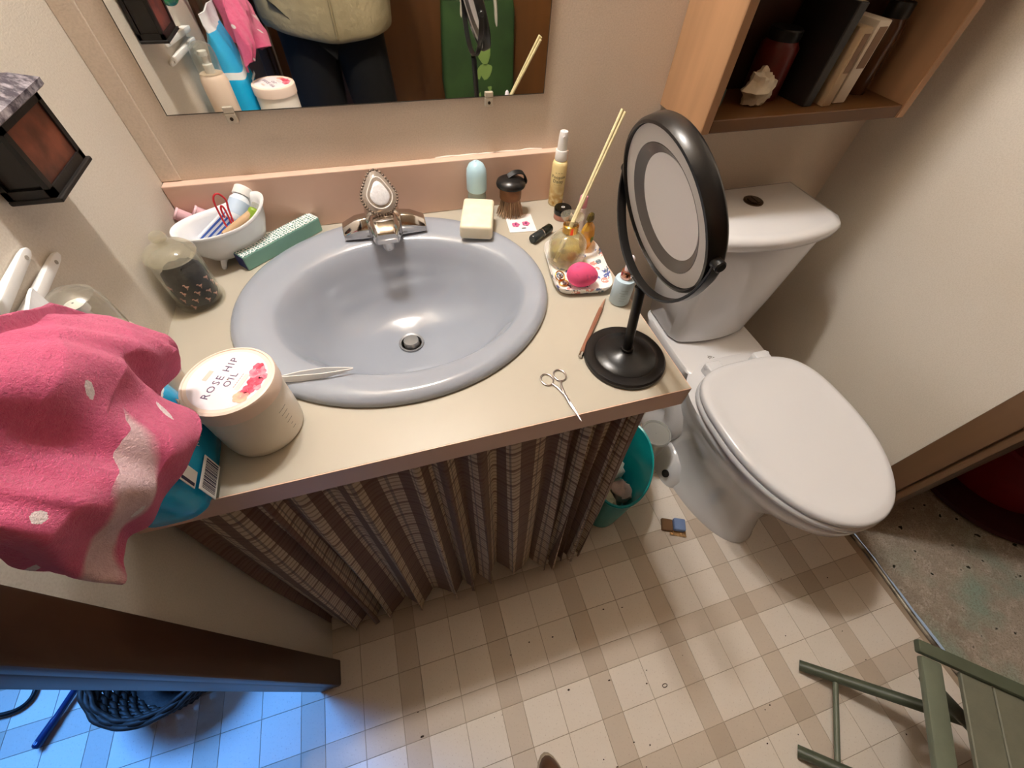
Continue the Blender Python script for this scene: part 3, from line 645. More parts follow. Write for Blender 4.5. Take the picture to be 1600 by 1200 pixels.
obj('tip', lathe([(.0007, 0), (.0042, .010)], 12), mat('pencil_tip', '#4b3325', .5, bump=.03), pn, smooth=40)
pn.scale = (1.3,)*3; lay(pn, intub(-.022, -.022, .050), Mt.to_3x3() @ Vector((.82, .05, .25)))
gc = thing('green_vial', 'small green vial at the right end of the bathtub dish', 'vial')
obj('vial', lathe([(.001, 0), (.005, 0.0005), (.0065, .004), (.0065, .016), (.005, .019), (.001, .020)], 16, False, False), mat('leaf_green', '#8aa838', .35, bump=.03), gc, smooth=60)
obj('cap', lathe([(.0045, .0195), (.0045, .026), (.003, .027)], 14), 'clear_plastic', gc, smooth=40)
gc.scale = (1.2,)*3; lay(gc, intub(.036, -.020, .060), Mt.to_3x3() @ Vector((.5, .1, .5)))
# --- pink tubes behind the dish
for i, (x, y) in enumerate(((.034, -.027), (.063, -.027))):
    o = thing('pink_tube', ['translucent pink plastic tube nearest the left wall behind the dish', 'translucent pink plastic tube second from the left wall behind the dish'][i], 'tube', (x, y, Z+.0125), group='pink tubes behind the dish')
    obj('shell', rotx(lathe([(.0115, 0), (.0125, .002), (.0125, .055), (.0112, .055), (.0112, .003), (.001, .0028)], 28, True, False), 0), 'pink_plastic_clear', o, smooth=40)
    obj('rim', lathe([(.0112, .0545), (.0135, .055), (.0135, .0575), (.0112, .0575)], 28, False, False), mat('pink_rim', '#f8d0d8', .35, bump=.02), o, smooth=40)
    o.location = (x+.022, y-.004, Z+.018); o.rotation_euler = Vector((-.050, -.003, .042)).to_track_quat('Z', 'Y').to_euler(); o.scale = (.80, .80, 1.2)
# --- patterned box
bx = thing('patterned_box', 'long narrow teal box with white lattice top beside the sink rim', 'box', (.1555, -.0755, Z+.0003), (0, 0, RAD(39)))
obj('carton', rbox(-.079, .079, -.014, .014, 0, .0265, .0012, 1), mat('teal_card', '#86b8aa', .5, var=.08, bump=.03), bx)
k = NT('lattice_print'); tc = k.n('ShaderNodeTexCoord'); vo = k.n('ShaderNodeTexVoronoi'); vo.feature = 'DISTANCE_TO_EDGE'; vo.inputs['Scale'].default_value = 190; vo.inputs['Randomness'].default_value = .55
k.l(tc.outputs['Object'], vo.inputs[0]); k.base(k.mix(k.math('GREATER_THAN', vo.outputs[0], .16), lin('#f2f4f2'), lin('#5f8f86'))); k.b.inputs['Roughness'].default_value = .5
obj('lattice_top', box(-.0785, .0785, -.0135, .0135, .0266, .0270), 'lattice_print', bx, label='white and teal lattice print')
obj('end_flap', box(-.0796, -.0791, -.0125, .0125, .0015, .0250), mat('navy_card', '#27316b', .5, bump=.03), bx, label='navy end flap')
# --- deodorant, brush, spray
de = thing('roll_on_deodorant', 'pale blue capped roll-on deodorant against the backsplash', 'deodorant', (.531, -.041, Z+.0003)); de.scale = (1.12, 1.12, 1.0)
obj('bottle', lathe([(.001, 0), (.0135, 0), (.0155, .003), (.0165, .030), (.0155, .046), (.014, .052), (.001, .052)], 32, False, False), mat('frosted_green', '#c9d8cf', .25, trans=.35, bump=.02), de, smooth=40)
obj('cap', lathe([(.0165, .050), (.0175, .052), (.0175, .080), (.0165, .090), (.0125, .099), (.006, .104), (.001, .105)], 32, True, False), mat('sky_cap', '#b9dcea', .3, bump=.02), de, smooth=50)
br = thing('scrub_brush', 'round wooden scrub brush with black cap standing on its bristles', 'brush', (.597, -.054, Z+.0003)); br.scale = (1.12, 1.12, 1.02)
bristles = []
for i in range(150):
    a = i*2.39996; r = .0165*sqrt((i+.5)/150); q = 1.55
    bristles.append(tube([(r*cos(a), r*sin(a), .034), (r*q*cos(a)*.8+.001, r*q*sin(a)*.8, .015), (r*q*cos(a), r*q*sin(a), 0)], .0008, 4))
obj('bristles', merge(*bristles), mat('bristle', '#c09f80', .7, var=.3, bump=.05), br, kind='stuff')
obj('wooden_ring', lathe([(.0175, .032), (.0195, .034), (.0195, .054), (.0190, .056)], 32), mat('brush_wood', '#946642', .45, var=.3, vscale=60, bump=.08), br, smooth=40)
cp = obj('cap', lathe([(.0195, .0562), (.0255, .058), (.0262, .061), (.0245, .066), (.0170, .071), (.008, .0735), (.001, .074)], 36, True, False), 'black_satin', br, smooth=45)
lp = smoothpath([(-.006, .002, .0735), (.008, .004, .079), (.022, .004, .077), (.0275, .002, .066), (.026, .001, .060)], 6)
obj('strap_loop', merge(*[tube([Vector((p[0], p[1]+d, p[2])) for p in lp], .0014, 6) for d in (-.006, -.0035, -.001, .0015, .004, .0062)]), 'black_plastic', cp, smooth=180)
sb = thing('spray_bottle', 'slim yellow spray bottle with white sprayer at the backsplash end', 'spray bottle', (.7045, -.037, Z+.0003)); sb.scale = (1.12, 1.12, 1.0)
k = NT('yellow_bottle'); tc = k.n('ShaderNodeTexCoord'); sz = k.n('ShaderNodeSeparateXYZ'); k.l(tc.outputs['Object'], sz.inputs[0])
k.base(k.mix(k.math('MULTIPLY', k.ramp(k.noise(90, 3), .4, .6), k.ramp(sz.outputs[2], .05, .01)), lin('#efdcA0'.lower()), lin('#c99545'))); k.b.inputs['Roughness'].default_value = .25
obj('bottle', lathe([(.001, 0), (.0125, 0), (.0138, .002), (.0138, .083), (.0125, .088), (.0095, .0905)], 32, False, True), 'yellow_bottle', sb, smooth=40)
obj('collar', lathe([(.0102, .0906), (.0106, .092), (.0106, .108), (.0098, .110)], 28), 'white_plastic', sb, smooth=40)
spn = obj('sprayer', lathe([(.0082, .110), (.0085, .112), (.0080, .132), (.0072, .140), (.0066, .1425), (.001, .1428)], 24, True, False), 'white_plastic', sb, smooth=40)
obj('nozzle', rotx(lathe([(.0022, 0), (.0022, .0016)], 10), RAD(90)), 'white_plastic', spn, loc=(-.002, -.0072, .135))
mat('ink_dark', '#3b352c', .6, bump=.02)
Mb = Matrix.Rotation(RAD(-22), 4, 'Z')
text('lettering', 'Poopsie', .0085, 'ink_dark', sb, Mb @ Matrix.Translation((0, 0, .062)), bend=.0139, ext=.0001)
text('lettering', 'Daisy', .0090, 'ink_dark', sb, Mb @ Matrix.Translation((0, 0, .0535)), bend=.0139, ext=.0001)
mat('ink_faint', '#8c7648', .6, bump=.02)
text('lettering', '- - - - - -', .004, 'ink_faint', sb, Mb @ Matrix.Translation((0, 0, .047)), bend=.0139, ext=.0001)
text('lettering', '~ ~ ~', .006, 'ink_dark', sb, Mb @ Matrix.Translation((0, 0, .0705)), bend=.0139, ext=.0001)
# --- soap
so = obj('soap_bar', bevel(box(-.030, .030, -.050, .050, 0, .028), .006, 4), mat('soap', '#f3ebd2', .5, col2='#eee4c6', vscale=40, bump=.1, bscale=50, sss=.15), loc=(.5155, -.1105, Z+.0172), rot=(0, 0, RAD(-17)), smooth=50, label='large cream bar of soap resting on the sink rim', cat='soap')
# --- earring card
ec = thing('earring_card', 'small white card with pink flower earrings between soap and brush', 'card', (.6080, -.096, Z+.0003), (0, 0, RAD(-6))); ec.scale = (1.12, 1.12, 1)
obj('card', box(-.0245, .0245, -.028, .028, .0, .0008), mat('card_white', '#f5eff0', .5, bump=.02), ec)
def flower(cx, cy):
    pet = [sphere((cx+.0042*cos(a), cy+.0042*sin(a), .0018), .0034, 8, 6, (1, 1, .35)) for a in [i*2*pi/5 for i in range(5)]]
    return merge(*pet)
for cx, cy, rot_ in ((-.010, -.006, .2), (.009, -.004, 1.0)):
    e = obj('earring', flower(cx, cy), mat('petal_pink', '#d56a96', .4, var=.2, bump=.05), ec, smooth=60)
    obj('stud', sphere((cx, cy, .003), .0016, 8, 6), mat('stud_purple', '#8a4474', .3, metal=.3, bump=.02), e, smooth=180)
obj('slot', bevel(prism([(-.006+.006*1, -.0185), (.006, -.0185), (.0075, -.017), (.006, -.0155), (0, -.0155), (-.0015, -.017)], .0006, .0010), .0001, 1), mat('slot_dark', '#3b3033', .6, bump=.02), ec)
# --- small black-lidded jar, lipstick tube, black tube
bj = thing('small_pot', 'tiny black-lidded cosmetic pot behind the reed diffuser', 'pot', (.6985, -.094, Z+.0003))
obj('base', lathe([(.016, 0), (.0172, .001), (.0172, .010), (.016, .011)], 28), mat('pot_rose', '#b98272', .3, bump=.02), bj, smooth=40)
lid_ = obj('lid', lathe([(.0172, .0112), (.0178, .012), (.0178, .0215), (.0168, .023), (.001, .0231)], 28, True, False), mat('gloss_black', '#0c0b0b', .15, bump=.01), bj, smooth=40)
obj('lid_mark', merge(box(-.004, .004, -.0005, .0005, .0231, .0233), tube([(.003*cos(a), .003*sin(a), .0232) for a in [i*2*pi/16 for i in range(16)]], .0004, 5, closed=True)), 'white_plastic', lid_)
ls = thing('lip_balm', 'pink capped white lip balm tube standing behind the reeds', 'lip balm', (.7125, -.150, Z+.0003))
obj('tube', lathe([(.0078, 0), (.0085, .001), (.0085, .052), (.0075, .053)], 20), mat('balm_white', '#ecdcd8', .35, bump=.02), ls, smooth=40)
obj('cap', lathe([(.0080, .0532), (.0083, .054), (.0078, .072), (.0065, .0745), (.001, .075)], 20, True, False), mat('balm_pink', '#d7929f', .35, bump=.02), ls, smooth=40)
tb = thing('black_tube', 'short black cosmetic tube lying beside the sink rim', 'tube', (.6335, -.1515, Z+.0088), (0, 0, RAD(33)))
obj('barrel', roty(lathe([(.0070, -.030), (.0085, -.028), (.0085, .000), (.0080, .001)], 20), RAD(90)), mat('smoke_barrel', '#2b3234', .2, bump=.02), tb, smooth=40)
obj('cap', roty(lathe([(.0080, .0012), (.0086, .002), (.0086, .026), (.0075, .028)], 20), RAD(90)), mat('green_black', '#10170f', .25, bump=.02), tb, smooth=40)
obj('ring_band', roty(lathe([(.0088, -.001), (.0090, 0), (.0088, .0015)], 20, False, False), RAD(90)), 'chrome', tb, smooth=40)
# --- tray and what is in it
ty = thing('trinket_tray', 'white floral rectangular trinket tray at the counter right side', 'tray', (.6635, -.262, Z+.0003), (0, 0, RAD(-9)))
def rr(hx, hy, z, n=48): return ring(0, 0, z, hx, hy, n, 5)
k = NT('floral_china'); tc = k.n('ShaderNodeTexCoord'); vo = k.n('ShaderNodeTexVoronoi'); vo.inputs['Scale'].default_value = 62; k.l(tc.outputs['Object'], vo.inputs[0])
sel = k.ramp(vo.outputs['Color'], .0, 1.0); n1 = k.noise(210, 3); blot = k.math('MULTIPLY', k.math('LESS_THAN', vo.outputs['Distance'], .50), k.math('GREATER_THAN', n1, .45))
hue = k.n('ShaderNodeValToRGB'); hue.color_ramp.interpolation = 'CONSTANT'; k.l(sel, hue.inputs[0]); els = hue.color_ramp.elements
els[0].color = lin('#5a6aa8'); els[0].position = 0
for p_, c_ in ((.3, '#e9ecf2'), (.45, '#e39a90'), (.6, '#f3f1ee'), (.75, '#6d7a86')):
    e_ = els.new(p_); e_.color = lin(c_)
k.base(k.mix(blot, lin('#f2f0ec'), hue.outputs[0])); k.b.inputs['Roughness'].default_value = .15
obj('dish', loft([rr(.044, .066, 0), rr(.0505, .0725, .004), rr(.0535, .0755, .0125), rr(.0530, .0750, .0145), rr(.0515, .0735, .0135), rr(.0485, .0705, .0055), rr(.042, .064, .0035), rr(.02, .03, .0034)]), 'floral_china', ty, smooth=60)
TZ = Z+.0040
df = thing('reed_diffuser', 'glass reed diffuser with gold collar and pale reeds standing on the tray', 'diffuser', (.6505, -.2385, TZ))
obj('bottle', lathe([(.001, 0), (.031, 0), (.0335, .003), (.0335, .036), (.031, .046), (.022, .055), (.0125, .059), (.0105, .064), (.0105, .076), (.0145, .083), (.0200, .0885), (.0196, .0895), (.0135, .0845), (.009, .077), (.009, .062), (.020, .0525), (.0285, .044), (.031, .035), (.031, .005), (.029, .003), (.001, .003)], 48, False, False), 'diffuser_glass', df, smooth=40)
obj('oil', lathe([(.001, .0034), (.0300, .0036), (.0306, .006), (.0306, .030), (.001, .030)], 40, False, False), 'oil', df, smooth=40, label='pale yellow oil')
obj('gold_collar', lathe([(.0112, .0595), (.0138, .061), (.0138, .073), (.0112, .0745)], 32, False, False), mat('gold', '#d9a653', .22, metal=1, bump=.02), df, smooth=40)
tipv = Vector((.722, -.200, 1.003)) - Vector((.6505, -.2385, TZ)); lipv = Vector((.0045, .0025, .082))
for i, (dx, dy) in enumerate(((0, 0), (.0038, -.002), (.0012, .0042))):
    d = (tipv - lipv); tip = tipv + Vector((dx*1.1, dy, -.003*i)); lip = lipv + Vector((dx*.4, dy*.5, 0)); bot = lip - (tip-lip).normalized()*.078
    obj('reed', tube([bot, lip, tip], .0025, 8), mat('reed_wood', '#ece0b2', .6, var=.12, vscale=80, bump=.05), df, smooth=40)
am = thing('amber_perfume_bottle', 'faceted amber perfume bottle behind the diffuser on the tray edge', 'bottle', (.7000, -.2120, TZ+.0015), (0, 0, .5))
def fr(r, z, n=8, rot=.2): return [Vector((r*cos(2*pi*i/n+rot), r*.62*sin(2*pi*i/n+rot), z)) for i in range(n)]
obj('bottle', loft([fr(.010, 0), fr(.0165, .012), fr(.018, .026), fr(.0155, .042), fr(.008, .052), fr(.006, .055)]), 'amber_glass', am)
obj('stopper', loft([fr(.006, .0552), fr(.0095, .060), fr(.0075, .069), fr(.003, .072)]), mat('stopper_olive', '#6a5a2c', .25, metal=.5, bump=.02), am)
obj('leaf_emblem', sphere((.0, -.0118, .024), .006, 8, 6, (.7, .25, 1)), mat('leaf_dark', '#566b22', .4, bump=.02), am)
spg = []
for v in sphere((0, 0, 0), .0215, 28, 20)[0]:
    t = (v.x+.0215)/.043; rad = 1.0 - .30*max(0, t-.35)**1.2; spg.append(Vector((v.x*1.28, v.y*rad, v.z*rad)))
k = NT('sponge_pink'); k.base(k.mix(k.ramp(k.noise(70, 3), .58, .72), lin('#d9507e'), lin('#a8386a'))); k.b.inputs['Roughness'].default_value = .85; k.b.inputs['Subsurface Weight'].default_value = .1; k.bump(k.noise(900, 2), .3, .0008)
obj('makeup_sponge', (spg, sphere((0, 0, 0), .0215, 28, 20)[1]), 'sponge_pink', loc=(.6530, -.3080, TZ+.0200), rot=(0, RAD(6), RAD(-14)), smooth=180, label='hot pink egg-shaped makeup sponge on the floral tray', cat='sponge')
for i, (x, y, tilt, r, lb) in enumerate(((.6215, -.2865, 35, .0088, 'gold hoop ring leaning at the left of the pink sponge'), (.6240, -.3000, 4, .0080, 'gold ring lying flat below the leaning hoop ring'))):
    rg = thing('gold_ring', lb, 'ring', (x, y, TZ+.0018+(r*sin(RAD(tilt)))), (RAD(tilt), 0, .3))
    obj('band', tube([(r*cos(a), r*sin(a), 0) for a in [j*2*pi/28 for j in range(28)]], .0011, 8, closed=True), 'gold', rg, smooth=180)
    obj('stone', merge(sphere((.002, -.003, .0005), .0026, 8, 6), sphere((-.002, -.004, 0), .0022, 8, 6), sphere((0, .001, .001), .0022, 8, 6)), mat('garnet', '#7a5a58', .2, var=.3, vscale=300, bump=.05), rg, smooth=60)
# --- serum
se = thing('serum_bottle', 'pale blue dropper bottle with rose gold collar beside the tray', 'bottle', (.7035, -.360, Z+.0003), (0, 0, RAD(-20)))
obj('bottle', lathe([(.001, 0), (.0155, 0), (.0170, .002), (.0170, .043), (.0155, .0475), (.010, .049)], 36, False, True), mat('frost_blue', '#bcd3e2', .3, bump=.02), se, smooth=40)
obj('collar', lathe([(.0092, .0492), (.0098, .050), (.0098, .062), (.009, .063)], 28), mat('rose_gold', '#d19a86', .18, metal=1, bump=.02), se, smooth=40)
obj('dropper_bulb', lathe([(.0062, .0632), (.0066, .066), (.0060, .078), (.0042, .087), (.002, .090), (.0006, .0905)], 20), mat('bulb_white', '#e7e1ea', .4, bump=.02), se, smooth=60)
mat('ink_serum', '#7f97a6', .6, bump=.02)
for i, wd in enumerate((7, 9, 5, 8, 6)): text('lettering', '-'*wd, .0050, 'ink_serum', se, Matrix.Translation((0, 0, .034-i*.0052)), bend=.01705, ext=.0001)
# --- pencil, scissors, tweezers
pv0 = Vector((.681, -.353, Z+.0042)); pv1 = Vector((.588, -.4655, Z+.0042))
pl = thing('eyebrow_pencil', 'slender brown eyebrow pencil lying on the counter beside the mirror base', 'pencil', pv1)
dv = pv0-pv1
obj('shaft', tube([dv*.06, dv*.80], .0035, 8), mat('pencil_brown', '#8b5d48', .4, bump=.03), pl, smooth=40)
obj('sharpened_tip', tube([dv*.80, dv*.93, dv*.995], [.0034, .0016, .0004], 8), mat('pencil_cone', '#a67f68', .5, bump=.03), pl, smooth=60)
obj('silver_end', tube([dv*0, dv*.06], .0034, 8), 'chrome', pl, smooth=40)
sc_ = thing('nail_scissors', 'small steel nail scissors with the tip over the counter front edge', 'scissors', (.541, -.525, Z+.0016), (0, 0, RAD(8)))
mat('steel', '#c8c2c4', .22, metal=1, bump=.02)
for s in (-1, 1):
    lp = [(s*.0105+.0088*cos(a), .034+.0105*sin(a), 0.0) for a in [i*2*pi/28 for i in range(28)]]
    hlf = obj('half', merge(tube(lp, .0012, 8, closed=True), tube([(s*.0070, .0245, 0), (s*.0030, .015, .0002*s), (0, 0, .0004*s), (-s*.0012, -.018, .0005*s), (-s*.0005, -.047, .0003*s)], [.0014, .0019, .0022, .0018, .0003], 8)), 'steel', sc_, smooth=60)
obj('pivot_screw', lathe([(.0018, .001), (.0018, .0028), (.0012, .0031)], 12), 'steel', sc_, loc=(0, -.004, 0), smooth=40)
tz = thing('tweezers', 'white slanted tweezers lying across the front left sink rim', 'tweezers', (.168, -.4175, Z+.0228), (0, RAD(2), RAD(-1)))
def arm(s):
    rings = []
    for x, w, y in ((0, .0058, 0), (.03, .0064, .0036), (.06, .0050, .0050), (.08, .0030, .0030), (.097, .0011, .0007)):
        rings.append([Vector((x, s*y-.0006, -w)), Vector((x, s*y+.0006, -w)), Vector((x, s*y+.0006, w)), Vector((x, s*y-.0006, w))])
    return bevel(loft(rings), .0003, 1, 50)
for s in (-1, 1): obj('arm', arm(s), mat('tweezer_white', '#f4f3f2', .25, bump=.02), tz)
# --- rosehip tub
rh = thing('cream_tub', 'large white tub of rosehip cream with rose printed lid', 'tub', (.149, -.472, Z+.0003))
obj('tub', lathe([(.001, 0), (.0435, 0), (.0455, .002), (.0465, .012), (.0465, .074), (.0455, .077)], 64, False, True), mat('tub_white', '#efe6da', .35, sss=.08, bump=.02), rh, smooth=40)
rl = obj('lid', lathe([(.0462, .0772), (.0487, .0778), (.0490, .0945), (.0480, .0970), (.0455, .0980), (.0448, .0968), (.0445, .0972), (.001, .0972)], 64, True, False), mat('lid_blush', '#f3dccd', .4, bump=.02), rh, smooth=40)
lab = obj('lid_label', lathe([(.0405, .0972), (.0405, .0974), (.001, .09745)], 64, False, False), mat('label_lilac', '#f2e6ea', .45, bump=.02), rl, smooth=40)
LA = RAD(78)          # reading direction of the lid print
ML = Matrix.Translation((0, 0, .0976)) @ Matrix.Rotation(LA-RAD(15), 4, 'Z')
mat('ink_plum', '#5d4a6b', .6, bump=.02); mat('ink_pale', '#c9b0ac', .6, bump=.02)
text('lettering', 'ROSE HIP', .0118, 'ink_plum', lab, ML @ Matrix.Translation((0, .0085, 0)), spacing=1.25)
text('lettering', 'OIL', .0110, 'ink_plum', lab, ML @ Matrix.Translation((0, -.0035, 0)), spacing=1.25)
obj('fine_print', xf(merge(*[box(-.009+i*.003, -.0068+i*.003, -.0128, -.0118, -.0001, .0001) for i in range(7)]), ML), 'ink_pale', lab)
obj('pale_bar', xf(box(-.007, .007, .021, .026, -.0001, .0001), ML), mat('bar_beige', '#d9c3b6', .6, bump=.02), lab)
obj('pale_bar', xf(box(-.011, .011, -.0195, -.0145, -.0001, .0001), ML), mat('bar_pink', '#e8d0cf', .6, bump=.02), lab)
mat('rose_pink', '#e0637c', .5, col2='#f2a2b0', vscale=160, bump=.05); mat('rose_deep', '#cf3550', .5, col2='#e0637c', vscale=160, bump=.05); mat('rose_peach', '#ee8a86', .5, col2='#f6bfa0', vscale=120, bump=.05)
def blossom(cx, cy, r, seed):
    parts = []; rn = random.Random(seed)
    for q, (rad, cnt) in enumerate(((1, 7), (.68, 5), (.36, 3))):
        for i in range(cnt):
            a = 2*pi*i/cnt + rn.random(); pr = r*rad*.55
            poly = [(cx + r*rad*.55*cos(a) + pr*.85*cos(t), cy + r*rad*.55*sin(a) + pr*.8*sin(t)) for t in [2*pi*m_/10 for m_ in range(10)]]
            parts.append(prism(poly, .00003*q+.00001*i, .00006+.00004*q+.00001*i))
    return merge(*parts)
for cx, cy, r, m_, sd in ((.017, -.0255, .0095, 'rose_pink', 1), (.004, -.0300, .0088, 'rose_deep', 2), (.012, -.0335, .0060, 'rose_pink', 3), (-.0085, -.0290, .0075, 'rose_deep', 4), (-.003, -.0355, .0050, 'rose_pink', 7), (-.0180, -.0265, .0085, 'rose_peach', 5), (.0235, -.0225, .0062, 'rose_deep', 6)):
    obj('printed_rose', xf(blossom(cx, cy, r, sd), ML), m_, lab)
mat('ink_grey', '#8f8a84', .6, bump=.02)
Mr = Matrix.Rotation(RAD(62), 4, 'Z')
for i, s_ in enumerate(('-------', '------', '----', '-----', '--', '---')): text('fine_print', s_, .0060, 'ink_grey', rh, Mr @ Matrix.Translation((0, 0, .056-i*.0075)), bend=.0466, ext=.0001)
# ================================================================== LEFT WALL AND COUNTER END
# --- lantern
ln = thing('wall_lantern', 'small black wall lantern with amber panes hanging on the left wall', 'lantern', (.003, -.274, 1.0)); ln.scale = (.92, .92, .92)
mat('lantern_black', '#17120f', .5, var=.3, vscale=60, bump=.1, bscale=150)
k = NT('weathered_roof'); k.base(k.mix(k.ramp(k.noise(38, 5, rough=.7), .42, .6), lin('#37303c'), lin('#a9a2a8'))); k.b.inputs['Roughness'].default_value = .5; k.bump(k.noise(90, 4), .4, .002)
obj('base_plate', rbox(0, .048, -.051, .051, 0, .005, .001, 1), 'lantern_black', ln)
fr_ = []
for x in (.003, .041):
    for y in (-.045, .045): fr_.append(box(x-.003, x+.003, y-.004, y+.004, .005, .074))
for x0, x1, y0, y1 in ((.0, .044, -.049, -.042), (.0, .044, .042, .049), (.038, .044, -.042, .042)):
    fr_ += [box(x0, x1, y0, y1, .005, .014), box(x0, x1, y0, y1, .066, .075)]
obj('frame', merge(*fr_), 'lantern_black', ln)
obj('back_plate', box(0, .002, -.041, .041, .014, .066), 'lantern_black', ln)
mat('amber_pane', '#7d4230', .35, col2='#3a1d15', vscale=26, bump=.15, bscale=60)
obj('pane', box(.0405, .0420, -.041, .041, .0142, .0658), 'amber_pane', ln, label='amber glass pane')
mat('smoked_pane', '#1b1512', .25, bump=.05)
for s in (-1, 1): obj('pane', box(.0065, .0375, s*.0445-.0008, s*.0445+.0008, .0142, .0658), 'smoked_pane', ln, label='dark smoked pane')
obj('roof', loft([[Vector((x, y, z)) for x, y in ((0, -b), (a, -b), (a, b), (0, b))] for a, b, z in ((.050, .053, .0752), (.052, .056, .077), (.052, .056, .083), (.036, .040, .092), (.020, .022, .094))]), 'weathered_roof', ln)
obj('hanging_ring', tube([(.009, .010*cos(a), .104+.010*sin(a)) for a in [i*2*pi/20 for i in range(20)]], .0015, 6, closed=True), 'lantern_black', ln, smooth=180)
# --- green ornament
gd = thing('green_ornament', 'shiny green glass ornament hanging at the far left wall edge', 'ornament', (.022, -.432, 1.036)); gd.scale = (.9, .9, .9)
obj('bauble', sphere((0, 0, 0), .0235, 20, 14, (1, 1, 1.15)), mat('green_gloss', '#1f9a5c', .12, col2='#1a6f74', vscale=60, bump=.1), gd, smooth=180)
obj('hanger', tube([(-.022, 0, .034), (0, 0, .034), (0, 0, .026)], .002, 8), mat('green_cord', '#2a6b48', .6, bump=.05), gd, smooth=60)
# --- white wall bracket the towel hangs on
hk = thing('towel_bracket', 'white plastic two-strap wall bracket holding the pink towel', 'bracket', (.001, -.41, .965))
for y0, z0, y1, z1 in ((.090, -.018, -.10, -.022), (.062, .006, -.10, -.002)):
    a = Vector((0, y0, z0)); b = Vector((0, y1, z1)); d = (b-a).normalized(); n_ = Vector((0, -d.z, d.y)); hw = .0052
    rings = []
    for t, w_ in ((0, .45), (.03, .85), (.08, 1), (.9, 1), (1, .8)):
        p_ = a + (b-a)*t; rings.append([p_ + n_*hw*w_, p_ + n_*hw*w_ + Vector((.004+.012*t, 0, 0)), p_ - n_*hw*w_ + Vector((.004+.012*t, 0, 0)), p_ - n_*hw*w_])
    st_ = obj('strap', bevel(loft(rings), .0012, 2, 40), 'white_plastic', hk, smooth=40)
    obj('screw_hole', roty(lathe([(.0022, .0), (.0022, .0006)], 12), RAD(90)), mat('hole_grey', '#a9a39a', .6, bump=.02), st_, loc=a + (b-a)*.085 + Vector((.0053, 0, 0)))
obj('peg', tube([(.002, -.205, .055), (.060, -.205, .072), (.075, -.205, .090)], [.008, .007, .005], 12), 'white_plastic', hk, smooth=60)
# --- pink towel
k = NT('pink_terry'); uvn = k.n('ShaderNodeUVMap'); s3 = k.n('ShaderNodeSeparateXYZ'); k.l(uvn.outputs[0], s3.inputs[0]); U, Vv = s3.outputs[0], s3.outputs[1]
def cell(x, per, ph=0.): return k.math('SUBTRACT', k.math('FRACT', k.math('ADD', k.math('DIVIDE', x, per), ph)), .5)
row = k.math('FLOOR', k.math('DIVIDE', Vv, .062)); off = k.math('MULTIPLY', k.math('MODULO', row, 2), .5)
cu = k.math('SUBTRACT', k.math('FRACT', k.math('ADD', k.math('DIVIDE', U, .088), off)), .5); cv_ = cell(Vv, .062)
dist = k.math('SQRT', k.math('ADD', k.math('POWER', k.math('MULTIPLY', cu, .088), 2), k.math('POWER', k.math('MULTIPLY', cv_, .062), 2)))
wob = k.math('MULTIPLY', k.noise(900, 2), .0022); dot = k.math('LESS_THAN', k.math('ADD', dist, wob), .0054)
fuzz = k.ramp(k.noise(160, 4, rough=.7), .35, .7); base = k.mix(k.math('MULTIPLY', fuzz, .45), lin('#de648e'), lin('#c0466f'))
Us = k.math('ADD', U, k.math('ADD', k.math('MULTIPLY', Vv, 1.0), k.math('MULTIPLY', k.noise(14, 3), .06))); inside = k.math('MULTIPLY', k.ramp(Us, .355, .365), k.ramp(Us, .425, .412)); lowm = k.math('GREATER_THAN', k.math('ADD', Vv, k.math('MULTIPLY', k.noise(30, 2), .03)), .135)
lowm = k.math('MULTIPLY', lowm, k.ramp(k.math('ADD', Vv, k.math('MULTIPLY', k.noise(30, 2), .02)), .200, .185)); base = k.mix(k.math('MULTIPLY', k.math('MULTIPLY', inside, lowm), .85), base, k.mix(fuzz, lin('#ead3d6'), lin('#d9bcc2')))
base = k.mix(k.math('MULTIPLY', dot, .9), base, lin('#f3e9ea')); k.base(base)
k.b.inputs['Roughness'].default_value = .95; k.b.inputs['Sheen Weight'].default_value = .25; k.b.inputs['Specular IOR Level'].default_value = .15
k.bump(k.noise(420, 4, rough=.75), .8, .004)
def towel():
    nu, nv = 150, 46; vacc = [0.]*(nu+1); V = []; UVs = []; F = []
    zs = [(1.062, .066, -.625, .022, .030), (1.045, .078, -.612, .030, .055), (1.015, .090, -.592, .036, .080), (.975, .098, -.580, .040, .094), (.935, .101, -.573, .042, .101), (.903, .099, -.570, .041, .103)]
    for i in range(nv+1):
        q = i/nv*(len(zs)-1); a = min(int(q), len(zs)-2); t = q-a; t = t*t*(3-2*t)
        z, cx, cy, hx, hy = [zs[a][m_]*(1-t)+zs[a+1][m_]*t for m_ in range(5)]
        L = 0; prev = None
        for j in range(nu+1):
            th = pi + 2*pi*j/nu; s = i/nv
            fold = .16*sin(th*5+.8+1.2*s) + .10*sin(th*9+2.0-1.0*s) + .05*sin(th*17+s*6); fold *= (.35+.75*s)
            r = 1 + fold; c_, s_ = cos(th), sin(th)
            x = cx + hx*r*math.copysign(abs(c_)**.8, c_); y = cy + hy*(1+fold*.35)*math.copysign(abs(s_)**.8, s_)
            zz = z + s*(.010*sin(th*2+.6)+.006*sin(th*5+1)) + .002*mnoise.noise(Vector((x*60, y*60, z*60)))
            # diagonal drape ridges
            x += .009*sin((y*46 + z*52)) * (.3+s)
            xm = .022 + .082*min(1, max(0, (y+.655)/.06)); p_ = Vector((max(x, xm), y, zz)); V.append(p_)
            if prev is not None: L += (p_-prev).length
            vacc[j] = 0. if i == 0 else vacc[j] + (p_-V[-1-(nu+1)]).length
            prev = p_; UVs.append((L, vacc[j]))
    for i in range(nv):
        for j in range(nu):
            a = i*(nu+1)+j; F.append((a, a+1, a+nu+2, a+nu+1))
    F.append(tuple(range(nu)))
    return V, F, UVs
